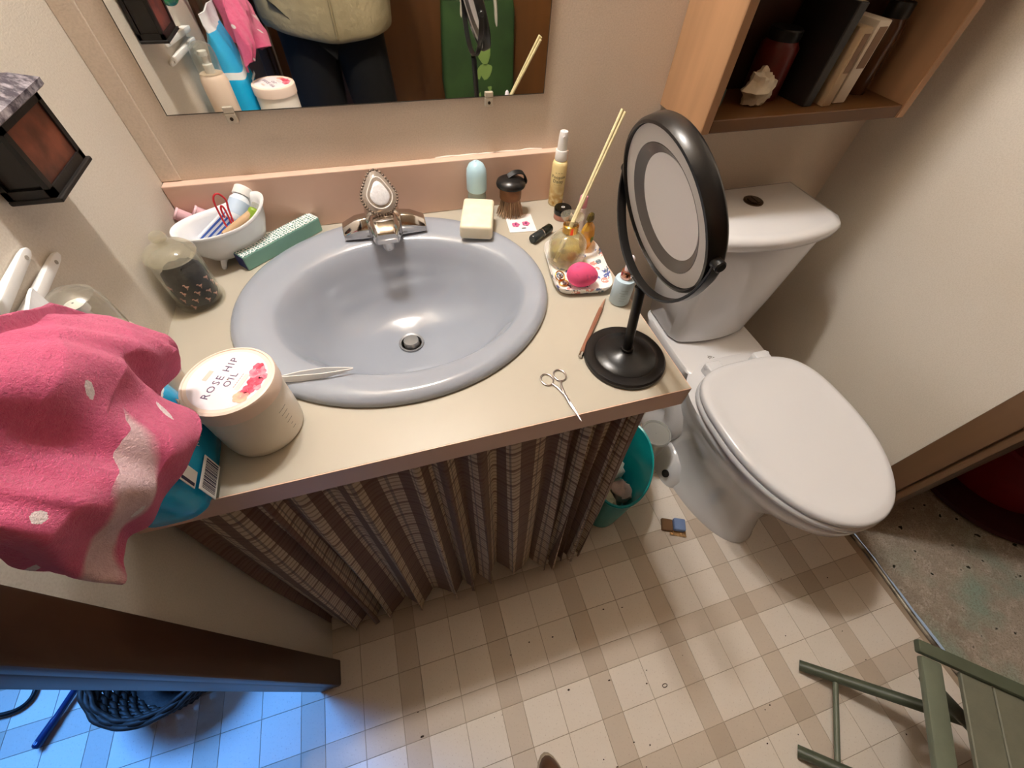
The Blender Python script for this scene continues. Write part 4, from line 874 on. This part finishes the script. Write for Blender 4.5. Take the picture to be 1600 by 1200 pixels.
tw = obj('towel', towel(), 'pink_terry', smooth=180, label='pink towel with white dots hanging bunched on the left wall', cat='towel')
solid(tw, .0025)
# --- pump bottle
pu = thing('pump_bottle', 'peach lotion bottle with clear pump cap behind the pink towel', 'bottle', (.043, -.412, Z+.0003)); pu.scale = (1, 1, .90)
obj('bottle', lathe([(.001, 0), (.025, 0), (.0275, .003), (.0275, .138), (.024, .150), (.0225, .153)], 36, False, True), mat('peach_lotion', '#e9d3bf', .3, bump=.02), pu, smooth=40)
obj('clear_cap', lathe([(.0228, .1532), (.0242, .155), (.0242, .190), (.021, .205), (.012, .212), (.001, .2135)], 32, False, False), 'clear_plastic', pu, smooth=40)
obj('pump_head', lathe([(.010, .1535), (.010, .170), (.006, .172), (.006, .185), (.009, .187), (.009, .196), (.001, .198)], 20, True, False), 'white_plastic', pu, smooth=40)
# --- blue salt pouch
k = NT('pouch_print'); tc = k.n('ShaderNodeTexCoord'); s3 = k.n('ShaderNodeSeparateXYZ'); k.l(tc.outputs['Object'], s3.inputs[0]); zz = s3.outputs[2]; yy = s3.outputs[1]
wav = k.math('MULTIPLY', k.math('SINE', k.math('MULTIPLY', yy, 34)), .012)
zb = k.math('ADD', zz, wav); base = k.mix(k.math('GREATER_THAN', zb, .118), lin('#16b2ea'), lin('#e9eef0'))
base = k.mix(k.math('GREATER_THAN', zb, .132), base, lin('#35b0e4')); base = k.mix(k.math('GREATER_THAN', zz, .195), base, lin('#e4e8ea'))
k.base(base); k.b.inputs['Roughness'].default_value = .22; k.bump(k.noise(26, 3), .35, .006)
bag = thing('salt_pouch', 'glossy blue stand-up pouch with barcode at the counter front left', 'pouch', (.0620, -.516, Z+.0003)); bag.scale = (1, .86, 1)
def pouch():
    rings = []; n = 64
    for i, (z, hx, hy, p_) in enumerate(((0, .034, .070, 4), (.003, .038, .074, 4), (.02, .0405, .077, 3.4), (.05, .0405, .0775, 3), (.09, .038, .0765, 2.8), (.13, .031, .075, 2.6), (.165, .021, .074, 2.6), (.195, .009, .074, 3), (.207, .0025, .0745, 6), (.226, .0016, .0745, 8))):
        r = ring(0, 0, z, hx, hy, n, p_)
        for v in r:
            w_ = mnoise.noise(Vector((v.y*38, z*26, 1 if v.x > 0 else 7))); cr = mnoise.noise(Vector((v.y*90, z*70, 4)))
            if 0 < i < 8: v.x += (.004*w_ + .0018*cr)*(1 if v.x > 0 else -1)
            if i >= 8: v.x += .004*sin(v.y*60)
        rings.append(r)
    return loft(rings)
obj('pouch', pouch(), 'pouch_print', bag, smooth=60)
MF = Matrix(((0, 0, 1, .0425), (1, 0, 0, 0), (0, 1, 0, 0), (0, 0, 0, 1)))       # text x -> +y, text y -> +z, text z -> +x
mat('print_white', '#f2f6f8', .35, bump=.02); mat('print_navy', '#1d2350', .4, bump=.02)
def onbag(y, z, dx=.0): return MF @ Matrix.Translation((y, z, dx))
bc = obj('barcode_label', xf(rbox(-.024, .024, -.016, .016, 0, .0012, .0004, 1), onbag(-.034, .025)), 'print_white', bag)
x_ = -.020; rb = random.Random(4)
bars = []
while x_ < .020:
    w_ = rb.choice((.0008, .0012, .0020)); bars.append(xf(box(x_, x_+w_, -.012, .012, .0012, .0014), onbag(-.034, .025))); x_ += w_ + rb.choice((.0008, .0013))
obj('bars', merge(*bars), 'print_navy', bc)
text('lettering', 'NET WT 64 OZ', .0078, 'print_white', bag, onbag(.014, .068, .0005), ext=.0003)
text('lettering', '(4 LB) 1.81kg', .0078, 'print_white', bag, onbag(.014, .057, .0005), ext=.0003)
obj('jagged_print', xf(merge(*[prism([(-.03+i*.012, 0), (-.022+i*.012, .002), (-.026+i*.012, .009)], 0, .001) for i in range(6)]), onbag(-.005, .094, -.0008)), 'print_white', bag)
obj('emblem_panel', xf(merge(prism([(-.016, 0), (.006, 0), (.006, .026), (-.016, .026)], 0, .0008)), onbag(-.046, .048)), 'print_white', bag)
obj('emblem_bar', xf(box(-.014, -.010, .002, .024, .0008, .0011), onbag(-.046, .048)), 'print_navy', bag)
obj('red_patch', xf(box(-.010, .010, -.004, .004, 0, .001), onbag(.046, .030, -.002)), mat('dark_red_print', '#6a1f22', .4, bump=.02), bag)

# ================================================================== FLOOR THINGS RIGHT OF THE VANITY
bn = thing('waste_bin', 'teal plastic waste bin full of tissues between vanity and toilet', 'bin', (.826, -.432, .0005), (0, 0, RAD(56))); bn.scale = (1.32, .82, 1.12)
k = NT('teal_plastic'); k.base(k.mix(k.ramp(k.noise(8, 3), .35, .65), lin('#17a7a3'), lin('#0f8f95'))); k.b.inputs['Roughness'].default_value = .3
obj('bucket', lathe([(.078, 0), (.082, .003), (.100, .205), (.1035, .208), (.1045, .213), (.1025, .216), (.0985, .214), (.0965, .205), (.080, .008), (.001, .006)], 56, False, False), 'teal_plastic', bn, smooth=40)
def crumple(c, r, seed, sc=(1, 1, .7)):
    V, F = sphere(c, r, 18, 12, sc); o = []
    for v in V:
        d = v-Vector(c); n_ = mnoise.noise(Vector((d.x*45+seed, d.y*45, d.z*45))); n2 = abs(mnoise.noise(Vector((d.x*95, d.y*95+seed, d.z*95))))
        o.append(Vector(c) + d*(1+.35*n_-.35*n2))
    return o, F
mat('tissue_white', '#e8e4de', .9, var=.08, bump=.2, bscale=150); mat('tissue_cream', '#d9cdb2', .9, var=.1, bump=.2, bscale=150); mat('wrap_pink', '#c9aaa4', .8, var=.15, bump=.2)
BI = (.826, -.432)
for i, (x, y, z, r, m_, lb) in enumerate(((-.035, -.055, .100, .034, 'tissue_cream', 'cream crumpled tissue at the front of the bin'), (.020, -.035, .098, .036, 'wrap_pink', 'dusty pink crumpled wrapper in the middle of the bin'), (-.045, .015, .105, .036, 'tissue_white', 'white crumpled tissue under the curtain side of the bin'), (.030, .040, .100, .036, 'tissue_white', 'white crumpled tissue at the back of the bin'))):
    obj('crumpled_tissue' if 'tissue' in m_ else 'crumpled_wrapper', crumple((0, 0, 0), r, i*3.1), m_, loc=(BI[0]+x, BI[1]+y, z), smooth=40, label=lb, cat='tissue' if 'tissue' in m_ else 'wrapper')
fillr = obj('paper_scraps', crumple((0, 0, 0), .062, 9, (1, 1, .55)), 'tissue_cream', loc=(BI[0], BI[1], .048), smooth=40, label='heap of paper scraps at the bottom of the teal bin', cat='paper')
cu_ = thing('plastic_tub', 'clear plastic deli tub with a lid standing beside the teal bin', 'tub', (.983, -.362, .0005)); cu_.scale = (1, 1, 1.6)
obj('cup', lathe([(.001, 0), (.031, 0), (.033, .002), (.041, .118), (.0425, .120), (.0405, .121), (.0395, .118), (.0315, .004), (.001, .003)], 40, False, False), 'milky_plastic', cu_, smooth=40)
obj('lid_rim', lathe([(.0425, .1195), (.0445, .121), (.0445, .126), (.0425, .1275), (.0395, .126), (.0385, .1235), (.001, .1235)], 40, False, False), 'milky_lid', cu_, smooth=40)
obj('paper_inside', rotx(lathe([(.026, -.003), (.026, .003)], 24), RAD(70)), mat('inner_cream', '#d8cdb0', .7, bump=.05), cu_, loc=(-.004, .0, .045))
gb = thing('green_bottle', 'green capped white cleaner bottle behind the bin under the counter edge', 'bottle', (.985, -.262, .0005)); gb.scale = (.75, .75, .95)
obj('bottle', lathe([(.001, 0), (.031, 0), (.034, .003), (.034, .13), (.028, .15), (.014, .165), (.012, .17)], 32, False, True), mat('cleaner_white', '#ddd9d2', .35, bump=.02), gb, smooth=40)
obj('cap', lathe([(.013, .1702), (.0145, .172), (.0135, .20), (.010, .203)], 24), mat('cap_green', '#4d7f52', .4, bump=.02), gb, smooth=40)
sp3 = thing('foam_scrap', 'blue foam scrap with brown cardboard lying against the toilet foot', 'scrap', (1.0, -.585, .0005), (0, 0, RAD(-25)))
obj('foam', rbox(-.012, .022, -.018, .018, .006, .026, .004, 2), mat('foam_blue', '#7f95c2', .7, var=.15, bump=.2), sp3, smooth=50)
obj('cardboard', rbox(-.045, -.012, -.020, .016, 0, .012, .002, 1), mat('cardboard', '#7b5a3c', .8, var=.2, bump=.15), sp3, smooth=40)
obj('torn_paper', mv(grid(lambda u, v: ((u-.5)*.05, (v-.5)*.035, .003+.003*sin(u*9+v*5)), 10, 6)[:2], .004, -.012, 0), mat('torn_tan', '#b58d5e', .8, bump=.1), sp3)
# crumbs and lint scattered over the vinyl
cr = []; rc = random.Random(12)
for i in range(46):
    x, y = rc.uniform(.15, 1.40), rc.uniform(-1.2, -.72)
    if x > 1.03 and y > -.80: continue
    r = rc.uniform(.0008, .0022); cr.append(sphere((x, y, r*.5), r, 6, 4, (rc.uniform(.8, 2.2), rc.uniform(.6, 1.2), .5)))
leaf = tube([(.772+.006*cos(a), -.925+.0035*sin(a), .0012) for a in [i*2*pi/14 for i in range(14)]], .0009, 5, closed=True)
obj('floor_crumbs', merge(*cr, leaf), mat('crumb', '#4a3a2c', .9, bump=.1), label='tiny dark crumbs and lint scattered over the vinyl floor', cat='crumbs', kind='stuff')

# ================================================================== FOLDING STOOL
O = Vector((1.128, -.975, 0)); us = Vector((.753, -.658, 0)); vs = Vector((-.657, -.753, 0))
stl = thing('folding_stool', 'olive green metal folding stool with slatted seat by the doorway', 'stool', O)
mat('olive_metal', '#6f7665', .4, var=.12, vscale=30, bump=.05); mat('olive_dark', '#545b4a', .45, var=.15, vscale=30, bump=.05); mat('slat_grey', '#6f7060', .6, var=.12, vscale=40, bump=.15)
SW, SD, SZ = .40, .38, .375
def P(u, v, z): return us*u + vs*v + Vector((0, 0, z))
def flatbar(a, b, w, h, m, nm):
    d = (b-a).normalized(); s_ = d.cross(Vector((0, 0, 1))).normalized(); up_ = s_.cross(d)
    rings = [[q + s_*w + up_*h, q - s_*w + up_*h, q - s_*w - up_*h, q + s_*w - up_*h] for q in (a, b)]
    return obj(nm, bevel(loft(rings), min(w, h)*.5, 2), m, stl, smooth=40)
flatbar(P(.022, 0.010, SZ-.008), P(.022, SW-.01, SZ-.008), .0165, .007, 'olive_metal', 'front_rail')
flatbar(P(SD, 0.010, SZ-.008), P(SD, SW-.01, SZ-.008), .0165, .007, 'olive_metal', 'rear_rail')
for v in (0., SW): flatbar(P(-.006, v, SZ+.004), P(SD+.02, v, SZ+.004), .0115, .007, 'olive_dark', 'side_rail')
ns = 6; s0 = .066; wd = (SD-.012-s0)/ns
for i in range(ns):
    a = s0 + i*wd
    q = [P(a+.001, .010, 0), P(a+wd-.001, .010, 0), P(a+wd-.001, SW-.010, 0), P(a+.001, SW-.010, 0)]
    obj('slat', bevel(loft([[c+Vector((0, 0, SZ-.010)) for c in q], [c+Vector((0, 0, SZ-.001)) for c in q]]), .0015, 1), 'slat_grey', stl)
for v in (.012, .19):
    obj('leg', tube([P(.0, v, .0130), P(.235, v, .155), P(SD, v, .255), P(SD+.01, v, SZ-.018)], .0125, 12), 'olive_dark', stl, smooth=60)
obj('stretcher', tube([P(.062, .012, .048), P(.062, .19, .048)], .0060, 10), 'olive_metal', stl, smooth=60)
for v in (.04, SW-.04):
    obj('leg', tube([P(SD+.02, v, .0130), P(SD*.75, v, .16), P(.03, v, SZ-.028)], .0115, 12), 'olive_dark', stl, smooth=60)
# white cloth ball on it
obj('cotton_ball', crumple((0, 0, 0), .013, 5, (1, 1, .8)), 'tissue_white', loc=O+P(.105, .205, SZ+.0095), smooth=60, label='small white cotton ball on the stool seat', cat='cotton ball')

# ================================================================== RIGHT ROOM
rd = thing('red_tub', 'large round red tub standing on the carpet beyond the doorway', 'tub', (2.14, -.70, .012))
mat('red_plastic', '#7d0d13', .35, var=.1, bump=.02); mat('maroon_shadow_base', '#3d0a10', .6, var=.2, bump=.05)
obj('tub', lathe([(.15, .02), (.175, .03), (.19, .20), (.195, .215), (.19, .225), (.16, .232), (.001, .236)], 56, True, False), 'red_plastic', rd, smooth=40)
obj('base_shadow_ring', lathe([(.26, 0), (.27, .006), (.265, .018), (.20, .026), (.001, .027)], 56, True, False), 'maroon_shadow_base', rd, smooth=40)  # wide maroon base, the tub's shadow put into its dark colour

# ================================================================== HALL THINGS
bk_ = thing('wicker_basket', 'dark wicker basket on the hall floor behind the door casing', 'basket', (-.345, -.525, .0005))
mat('wicker_dark', '#3a2c24', .6, var=.35, vscale=90, bump=.3, bscale=160)
wk = []
for h_ in range(9):
    zz_ = .006 + h_*.0115; rr_ = .115 + .02*(h_/8)
    wk.append(tube([(rr_*cos(a)+.0035*cos(a)*(1 if (i+h_) % 2 else -1), rr_*sin(a)+.0035*sin(a)*(1 if (i+h_) % 2 else -1), zz_) for i, a in enumerate([j*2*pi/44 for j in range(44)])], .0058, 6, closed=True))
obj('woven_wall', merge(*wk), 'wicker_dark', bk_, smooth=180, kind='stuff')
for i in range(22):
    a = 2*pi*i/22; obj('upright', tube([(.113*cos(a), .113*sin(a), .002), (.134*cos(a), .134*sin(a), .100)], .003, 6), 'wicker_dark', bk_, smooth=60)
obj('rim', merge(*[tube([((.136+d)*cos(a), (.136+d)*sin(a), .106+.004*sin(a*14+p_)) for a in [j*2*pi/84 for j in range(84)]], .0052, 6, closed=True) for d, p_ in ((0, 0), (.006, 2.1), (-.006, 4.2))]), 'wicker_dark', bk_, smooth=180)
obj('bottom', lathe([(.11, 0), (.11, .005)], 32), 'wicker_dark', bk_)
obj('dark_cloth', crumple((0, 0, 0), .085, 2, (1, 1, .4)), mat('charcoal_cloth', '#1b1a1f', .9, var=.3, bump=.2), loc=(-.345, -.525, .052), smooth=60, label='crumpled charcoal cloth inside the wicker basket', cat='cloth')
hb_ = thing('blue_hair_brush', 'dark blue hairbrush handle on the hall floor left of the basket', 'hairbrush', (-.585, -.585, .0125), (0, 0, RAD(62)))
obj('handle', tube(smoothpath([(-.055, 0, 0), (-.03, 0, .001), (.0, 0, 0), (.06, 0, .002)], 5), [.006]+[.009]*4+[.0085]*5+[.007]*6, 12), mat('navy_plastic', '#17325f', .3, bump=.02), hb_, smooth=60)
obj('hang_hole', roty(lathe([(.0035, -.0092), (.0035, .0092)], 12), RAD(0)), mat('hole_pale', '#9fb4d8', .5, bump=.02), hb_, loc=(-.046, 0, .0))
obj('head', loft([ring(.10, 0, z_, a_, b_, 28) for z_, a_, b_ in ((-.006, .036, .020), (-.002, .042, .026), (.006, .040, .024), (.010, .028, .014))]), 'navy_plastic', hb_, smooth=60)
obj('black_cable', tube(smoothpath([(-.90, -.44, .006), (-.76, -.53, .006), (-.69, -.548, .006), (-.655, -.530, .006), (-.665, -.49, .006), (-.74, -.45, .006)], 8), .0055, 10), 'black_plastic', smooth=180, label='black cable curled on the hall floor at the left', cat='cable')
# ================================================================== BEHIND THE CAMERA (seen in the mirror)
# --- green shopping bag hanging on the brown door
gbag = thing('green_tote_bag', 'dark green tote bag with pale leaf print hanging on the brown door', 'bag', (.935, YB+.036, .30))
k = NT('green_fabric'); k.base(k.mix(k.ramp(k.noise(6, 4), .35, .65), lin('#3a5a2a'), lin('#2c4722'))); k.b.inputs['Roughness'].default_value = .8; k.bump(k.noise(300, 2), .3, .001)
def bagring(z, hx, d, s):
    out = []; n = 40
    for j in range(n):
        t = 2*pi*j/n; c, q = cos(t), sin(t); x = hx*math.copysign(abs(c)**.35, c); y = .008 + d*.5 + d*.5*math.copysign(abs(q)**.5, q)
        out.append(Vector((x + .006*sin(z*18), y + .012*sin(x*22+s)*(q > 0), z)))
    return out
obj('body', loft([bagring(0, .17, .09, 0), bagring(.06, .18, .10, .5), bagring(.2, .185, .10, 1), bagring(.36, .18, .085, 1.6), bagring(.47, .175, .07, 2.2), bagring(.50, .17, .065, 2.5)]), 'green_fabric', gbag, smooth=50)
for y in (.018, .062):
    obj('strap', tube(smoothpath([(-.085, y+.01, .40), (-.075, y+.012, .52), (-.03, y*.7, .64), (0, .02, .675), (.03, y*.7, .64), (.075, y+.012, .52), (.085, y+.01, .40)], 6), .008, 8), mat('strap_white', '#cfcabb', .8, bump=.2), gbag, smooth=60)
def leafp(cx, cz, L, w_, a):
    poly = []
    for i in range(16):
        t = 2*pi*i/16; u = cos(t)*L; v = sin(t)*w_*(1-.5*abs(cos(t))**2); poly.append((cx + u*cos(a)-v*sin(a), cz + u*sin(a)+v*cos(a)))
    V, F = prism(poly, 0, .0025); return [Vector((v.x, v.z, v.y)) for v in V], F
mat('leaf_pale', '#8fae5e', .7, bump=.05)
for cx, cz, L, w_, a in ((.012, .33, .062, .034, 1.75), (.014, .245, .046, .034, .5), (.014, .150, .050, .024, .7)):
    obj('leaf_print', mv(leafp(cx, cz, L, w_, a), 0, .113, 0), 'leaf_pale', gbag)
obj('hook', tube(smoothpath([(0, .001, .72), (0, .02, .71), (0, .03, .68), (0, .03, .664), (0, .038, .668), (0, .042, .682)], 5), .004, 8), 'chrome', gbag, smooth=180)

# --- the photographer
mat('skin', '#c99a7c', .55, sss=.1, var=.06, vscale=20, bump=.05)
def skin_mesh(name, joints, edges, m, parent=None, root=0, sub=2, **kw):
    me = bpy.data.meshes.new(name); me.from_pydata([j[0] for j in joints], edges, []); o = bpy.data.objects.new(name, me); COL.objects.link(o)
    md = o.modifiers.new('skin', 'SKIN'); md.use_smooth_shade = True
    for i, j in enumerate(joints):
        r = j[1] if isinstance(j[1], tuple) else (j[1], j[1]); me.skin_vertices[0].data[i].radius = r
        me.skin_vertices[0].data[i].use_root = (i == root)
    subsurf(o, sub); bpy.context.view_layer.update()
    m2 = bpy.data.meshes.new_from_object(o.evaluated_get(bpy.context.evaluated_depsgraph_get())); bpy.data.objects.remove(o)
    m2.materials.clear(); m2.materials.append(MATS[m]); m2.polygons.foreach_set('use_smooth', [True]*len(m2.polygons))
    o = bpy.data.objects.new(name, m2); COL.objects.link(o)
    if parent: o.parent = parent
    return setprops(o, **kw)
PX, PY = .285, -1.20
# phone held at the camera; the lens looks out of its back, so the slab stays behind the viewpoint
phc = CAM - R_FWD*.016
hl = phc - R_RIGHT*.082 - R_FWD*.012; hr = phc + R_RIGHT*.082 - R_FWD*.012
shl, shr = Vector((PX-.19, PY, 1.36)), Vector((PX+.19, PY, 1.36))
ell, elr = Vector((PX-.24, PY+.06, 1.09)), Vector((PX+.25, PY+.06, 1.09))
fl0, fr0 = Vector((PX-.10, -1.085, .055)), Vector((.445, -1.085, .055))
J = [((PX, PY, .93), (.13, .10)), ((PX, PY, 1.10), (.125, .095)), ((PX, PY-.01, 1.28), (.15, .10)), ((PX, PY-.005, 1.40), (.07, .06)), ((PX, PY+.012, 1.47), .05), ((PX, PY+.02, 1.54), (.066, .078)), ((PX, PY+.02, 1.62), (.076, .092)), ((PX, PY+.012, 1.69), (.06, .075)),
     (shl, .058), (ell, .042), (hl + (ell-hl)*.16, .026), (shr, .058), (elr, .042), (hr + (elr-hr)*.16, .026),
     ((PX-.095, PY, .85), .09), ((PX-.10, PY+.01, .50), .062), ((fl0.x, PY-.005, .10), .042), ((PX+.095, PY, .85), .09), ((PX+.125, PY+.015, .50), .062), ((fr0.x, PY-.005, .10), .042)]
E_ = [(0, 1), (1, 2), (2, 3), (3, 4), (4, 5), (5, 6), (6, 7), (2, 8), (8, 9), (9, 10), (2, 11), (11, 12), (12, 13), (0, 14), (14, 15), (15, 16), (0, 17), (17, 18), (18, 19)]
person = skin_mesh('person', J, E_, 'skin', label='person in khaki jacket and black trousers taking the photo with a phone', cat='person')
# hands: palm plus five curled fingers gripping the phone ends
def hand(side, base, wrist):
    R3 = R_RIGHT*side; U3 = -R_DOWN; B3 = -R_FWD
    def q(a, b, c): return base + R3*a + U3*b + B3*c
    jn = [(wrist, (.024, .02)), (q(.020, -.02, .030), (.028, .014)), (q(.012, .0, .022), (.030, .012))]
    ed = [(0, 1), (1, 2)]
    for i, (b, ln_) in enumerate(((.030, .9), (.012, 1.0), (-.006, .97), (-.024, .8))):
        n0 = len(jn)
        jn += [(q(.010, b*.85, .014), .0092), (q(.000, b, -.002), .0088), (q(-.016*ln_, b, -.012+.012), .0080), (q(-.034*ln_, b*.95, .001), .0072)]
        ed += [(2, n0), (n0, n0+1), (n0+1, n0+2), (n0+2, n0+3)]
    n0 = len(jn); jn += [(q(.004, -.034, .030), .011), (q(-.012, -.022, .034), .0098), (q(-.030, -.012, .030), .0085)]
    ed += [(1, n0), (n0, n0+1), (n0+1, n0+2)]
    return jn, ed
for side, hb2_, wr in ((-1, hl, hl + (ell-hl)*.16), (1, hr, hr + (elr-hr)*.16)):
    jn, ed = hand(side, hb2_, wr); skin_mesh('hand', jn, ed, 'skin', person, sub=1)
# face and hair
def at_head(x, y, z): return Vector((PX+x, PY+.02+y, 1.60+z))
for s in (-1, 1):
    ey = obj('eye', sphere(at_head(s*.030, .083, .012), .012, 12, 8), 'white_plastic', person, smooth=180)
    obj('iris', sphere(at_head(s*.030, .0925, .010), .0058, 10, 6), mat('iris_brown', '#3a2415', .3, bump=.02), ey, smooth=180)
    obj('ear', sphere(at_head(s*.078, -.005, -.005), .028, 12, 8, (.35, .6, 1)), 'skin', person, smooth=180)
obj('nose', loft([ring(PX, PY+.02+y_, 1.60+z_, a_, b_, 12) for z_, y_, a_, b_ in ((-.040, .090, .014, .012), (-.030, .100, .016, .018), (-.012, .094, .010, .013), (.012, .086, .007, .008))]), 'skin', person, smooth=60)
obj('mouth', sphere(at_head(0, .080, -.062), .022, 14, 8, (1, .35, .3)), mat('lip', '#a4604f', .5, bump=.03), person, smooth=180)
hv, hf = sphere((PX, PY+.005, 1.635), .104, 28, 18, (.86, 1.02, 1.0)); hv2 = []
for v in hv:
    v = Vector(v)
    if v.y > PY+.05 and v.z < 1.66: v = Vector((v.x, PY+.05, max(v.z, 1.60)))
    if v.z < 1.56: v.z = 1.56
    hv2.append(v + Vector((0, 0, 0))*1 + .004*mnoise.noise_vector(v*60))
obj('hair', (hv2, hf), mat('hair_brown', '#3b2a1e', .6, var=.3, vscale=120, bump=.4, bscale=300), person, smooth=60)
# black trousers, khaki jacket, brown shoes
mat('black_denim', '#070707', .85, var=.2, vscale=200, bump=.2, bscale=400)
JT = [((PX, PY, .93), (.145, .115)), ((PX-.084, PY+.005, .84), .108), ((PX-.092, PY+.015, .52), .092), ((fl0.x, PY-.0, .14), .068), ((PX+.084, PY+.005, .84), .108), ((PX+.110, PY+.02, .52), .092), ((fr0.x, PY-.0, .14), .068)]
skin_mesh('trousers', JT, [(0, 1), (1, 2), (2, 3), (0, 4), (4, 5), (5, 6)], 'black_denim', person)
k = NT('khaki_cloth'); k.base(k.mix(k.ramp(k.noise(8, 4), .3, .7), lin('#a89b7a'), lin('#918464'))); k.b.inputs['Roughness'].default_value = .85; k.bump(k.noise(24, 4), .6, .012)
def jacket():
    prof = [(.800, .200, .150), (.806, .215, .165), (.83, .222, .172), (.90, .220, .170), (1.05, .212, .158), (1.20, .215, .155), (1.32, .215, .140), (1.39, .15, .105), (1.43, .09, .085), (1.46, .085, .085)]
    rings = []; n = 72
    for i, (z, a, b) in enumerate(prof):
        r = ring(PX, PY, z, a, b, n, 2.6)
        for v in r:
            dx = (v.x-PX)/a
            if z < 1.0: v.z += (1.0-z)*(.10*dx*dx + .10*max(0, -dx)) * (1 if v.y > PY else .3)
            w_ = mnoise.noise(Vector((v.x*9, v.y*9, v.z*14))); v.y += .016*w_*(1 if v.y > PY else -1)*(z < 1.4)
            v.x += .008*mnoise.noise(Vector((v.x*12, v.z*18, 5)))
        rings.append(r)
    return loft(rings, False, False)
jk = obj('jacket', jacket(), 'khaki_cloth', person, smooth=180, label='khaki jacket'); solid(jk, .006); subsurf(jk, 1)
for s, sh_, el_, hn in ((-1, shl, ell, hl), (1, shr, elr, hr)):
    cuff = hn + (el_-hn)*.30
    skin_mesh('sleeve', [(sh_ + Vector((-s*.04, 0, -.01)), .088), (sh_ + Vector((s*.01, 0, -.04)), .080), (el_, .066), (cuff, .046)], [(0, 1), (1, 2), (2, 3)], 'khaki_cloth', person)
zp = []
for z in [.80+.03*i for i in range(20)]: zp.append((PX+.02, PY+.176-.03*max(0, (z-.95)/.45), z + .02))
obj('zip_placket', tube(zp, .005, 8), mat('placket', '#8f8263', .7, bump=.1), person, smooth=60)
mat('shoe_leather', '#5b3d28', .5, var=.25, vscale=40, bump=.1); mat('shoe_sole', '#b9a892', .6, bump=.05)
for fx in (fl0.x, fr0.x):
    ty_ = -.955; hy_ = -1.25
    def shoe_ring(z, g): return [Vector((fx + (.036+.010*max(0, sin((t_))))*g*cos(t_), (ty_+hy_)/2 + (ty_-hy_)/2*g*sin(t_), z)) for t_ in [2*pi*i/32 for i in range(32)]]
    so_ = obj('shoe_sole', loft([shoe_ring(.002, .98), shoe_ring(.006, 1.0), shoe_ring(.020, 1.0), shoe_ring(.024, .985)]), 'shoe_sole', person, smooth=40)
    up = []
    for z, g, cut in ((.0242, .975, 0), (.040, .955, 0), (.055, .90, .02), (.075, .80, .10), (.10, .62, .14), (.125, .55, .16)):
        r = shoe_ring(z, g)
        for v in r: v.y = min(v.y, ty_ - cut*1.0 if cut else v.y); 
        up.append(r)
    obj('shoe_upper', loft(up), 'shoe_leather', so_, smooth=50)
# the phone itself
ph = thing('phone', 'black phone held in landscape by the person', 'phone')
phv = rbox(-.078, .078, -.038, .038, -.0042, .0042, .004, 3)
Mp = Matrix((R_RIGHT, -R_DOWN, -R_FWD)).transposed().to_4x4(); Mp.translation = CAM - R_FWD*.022 + R_RIGHT*.0 
ph.matrix_world = Mp
obj('case', phv, 'black_plastic', ph, smooth=40)
obj('screen', box(-.074, .074, -.034, .034, .0043, .0046), mat('screen_glass', '#0b0c10', .08, bump=.01), ph)
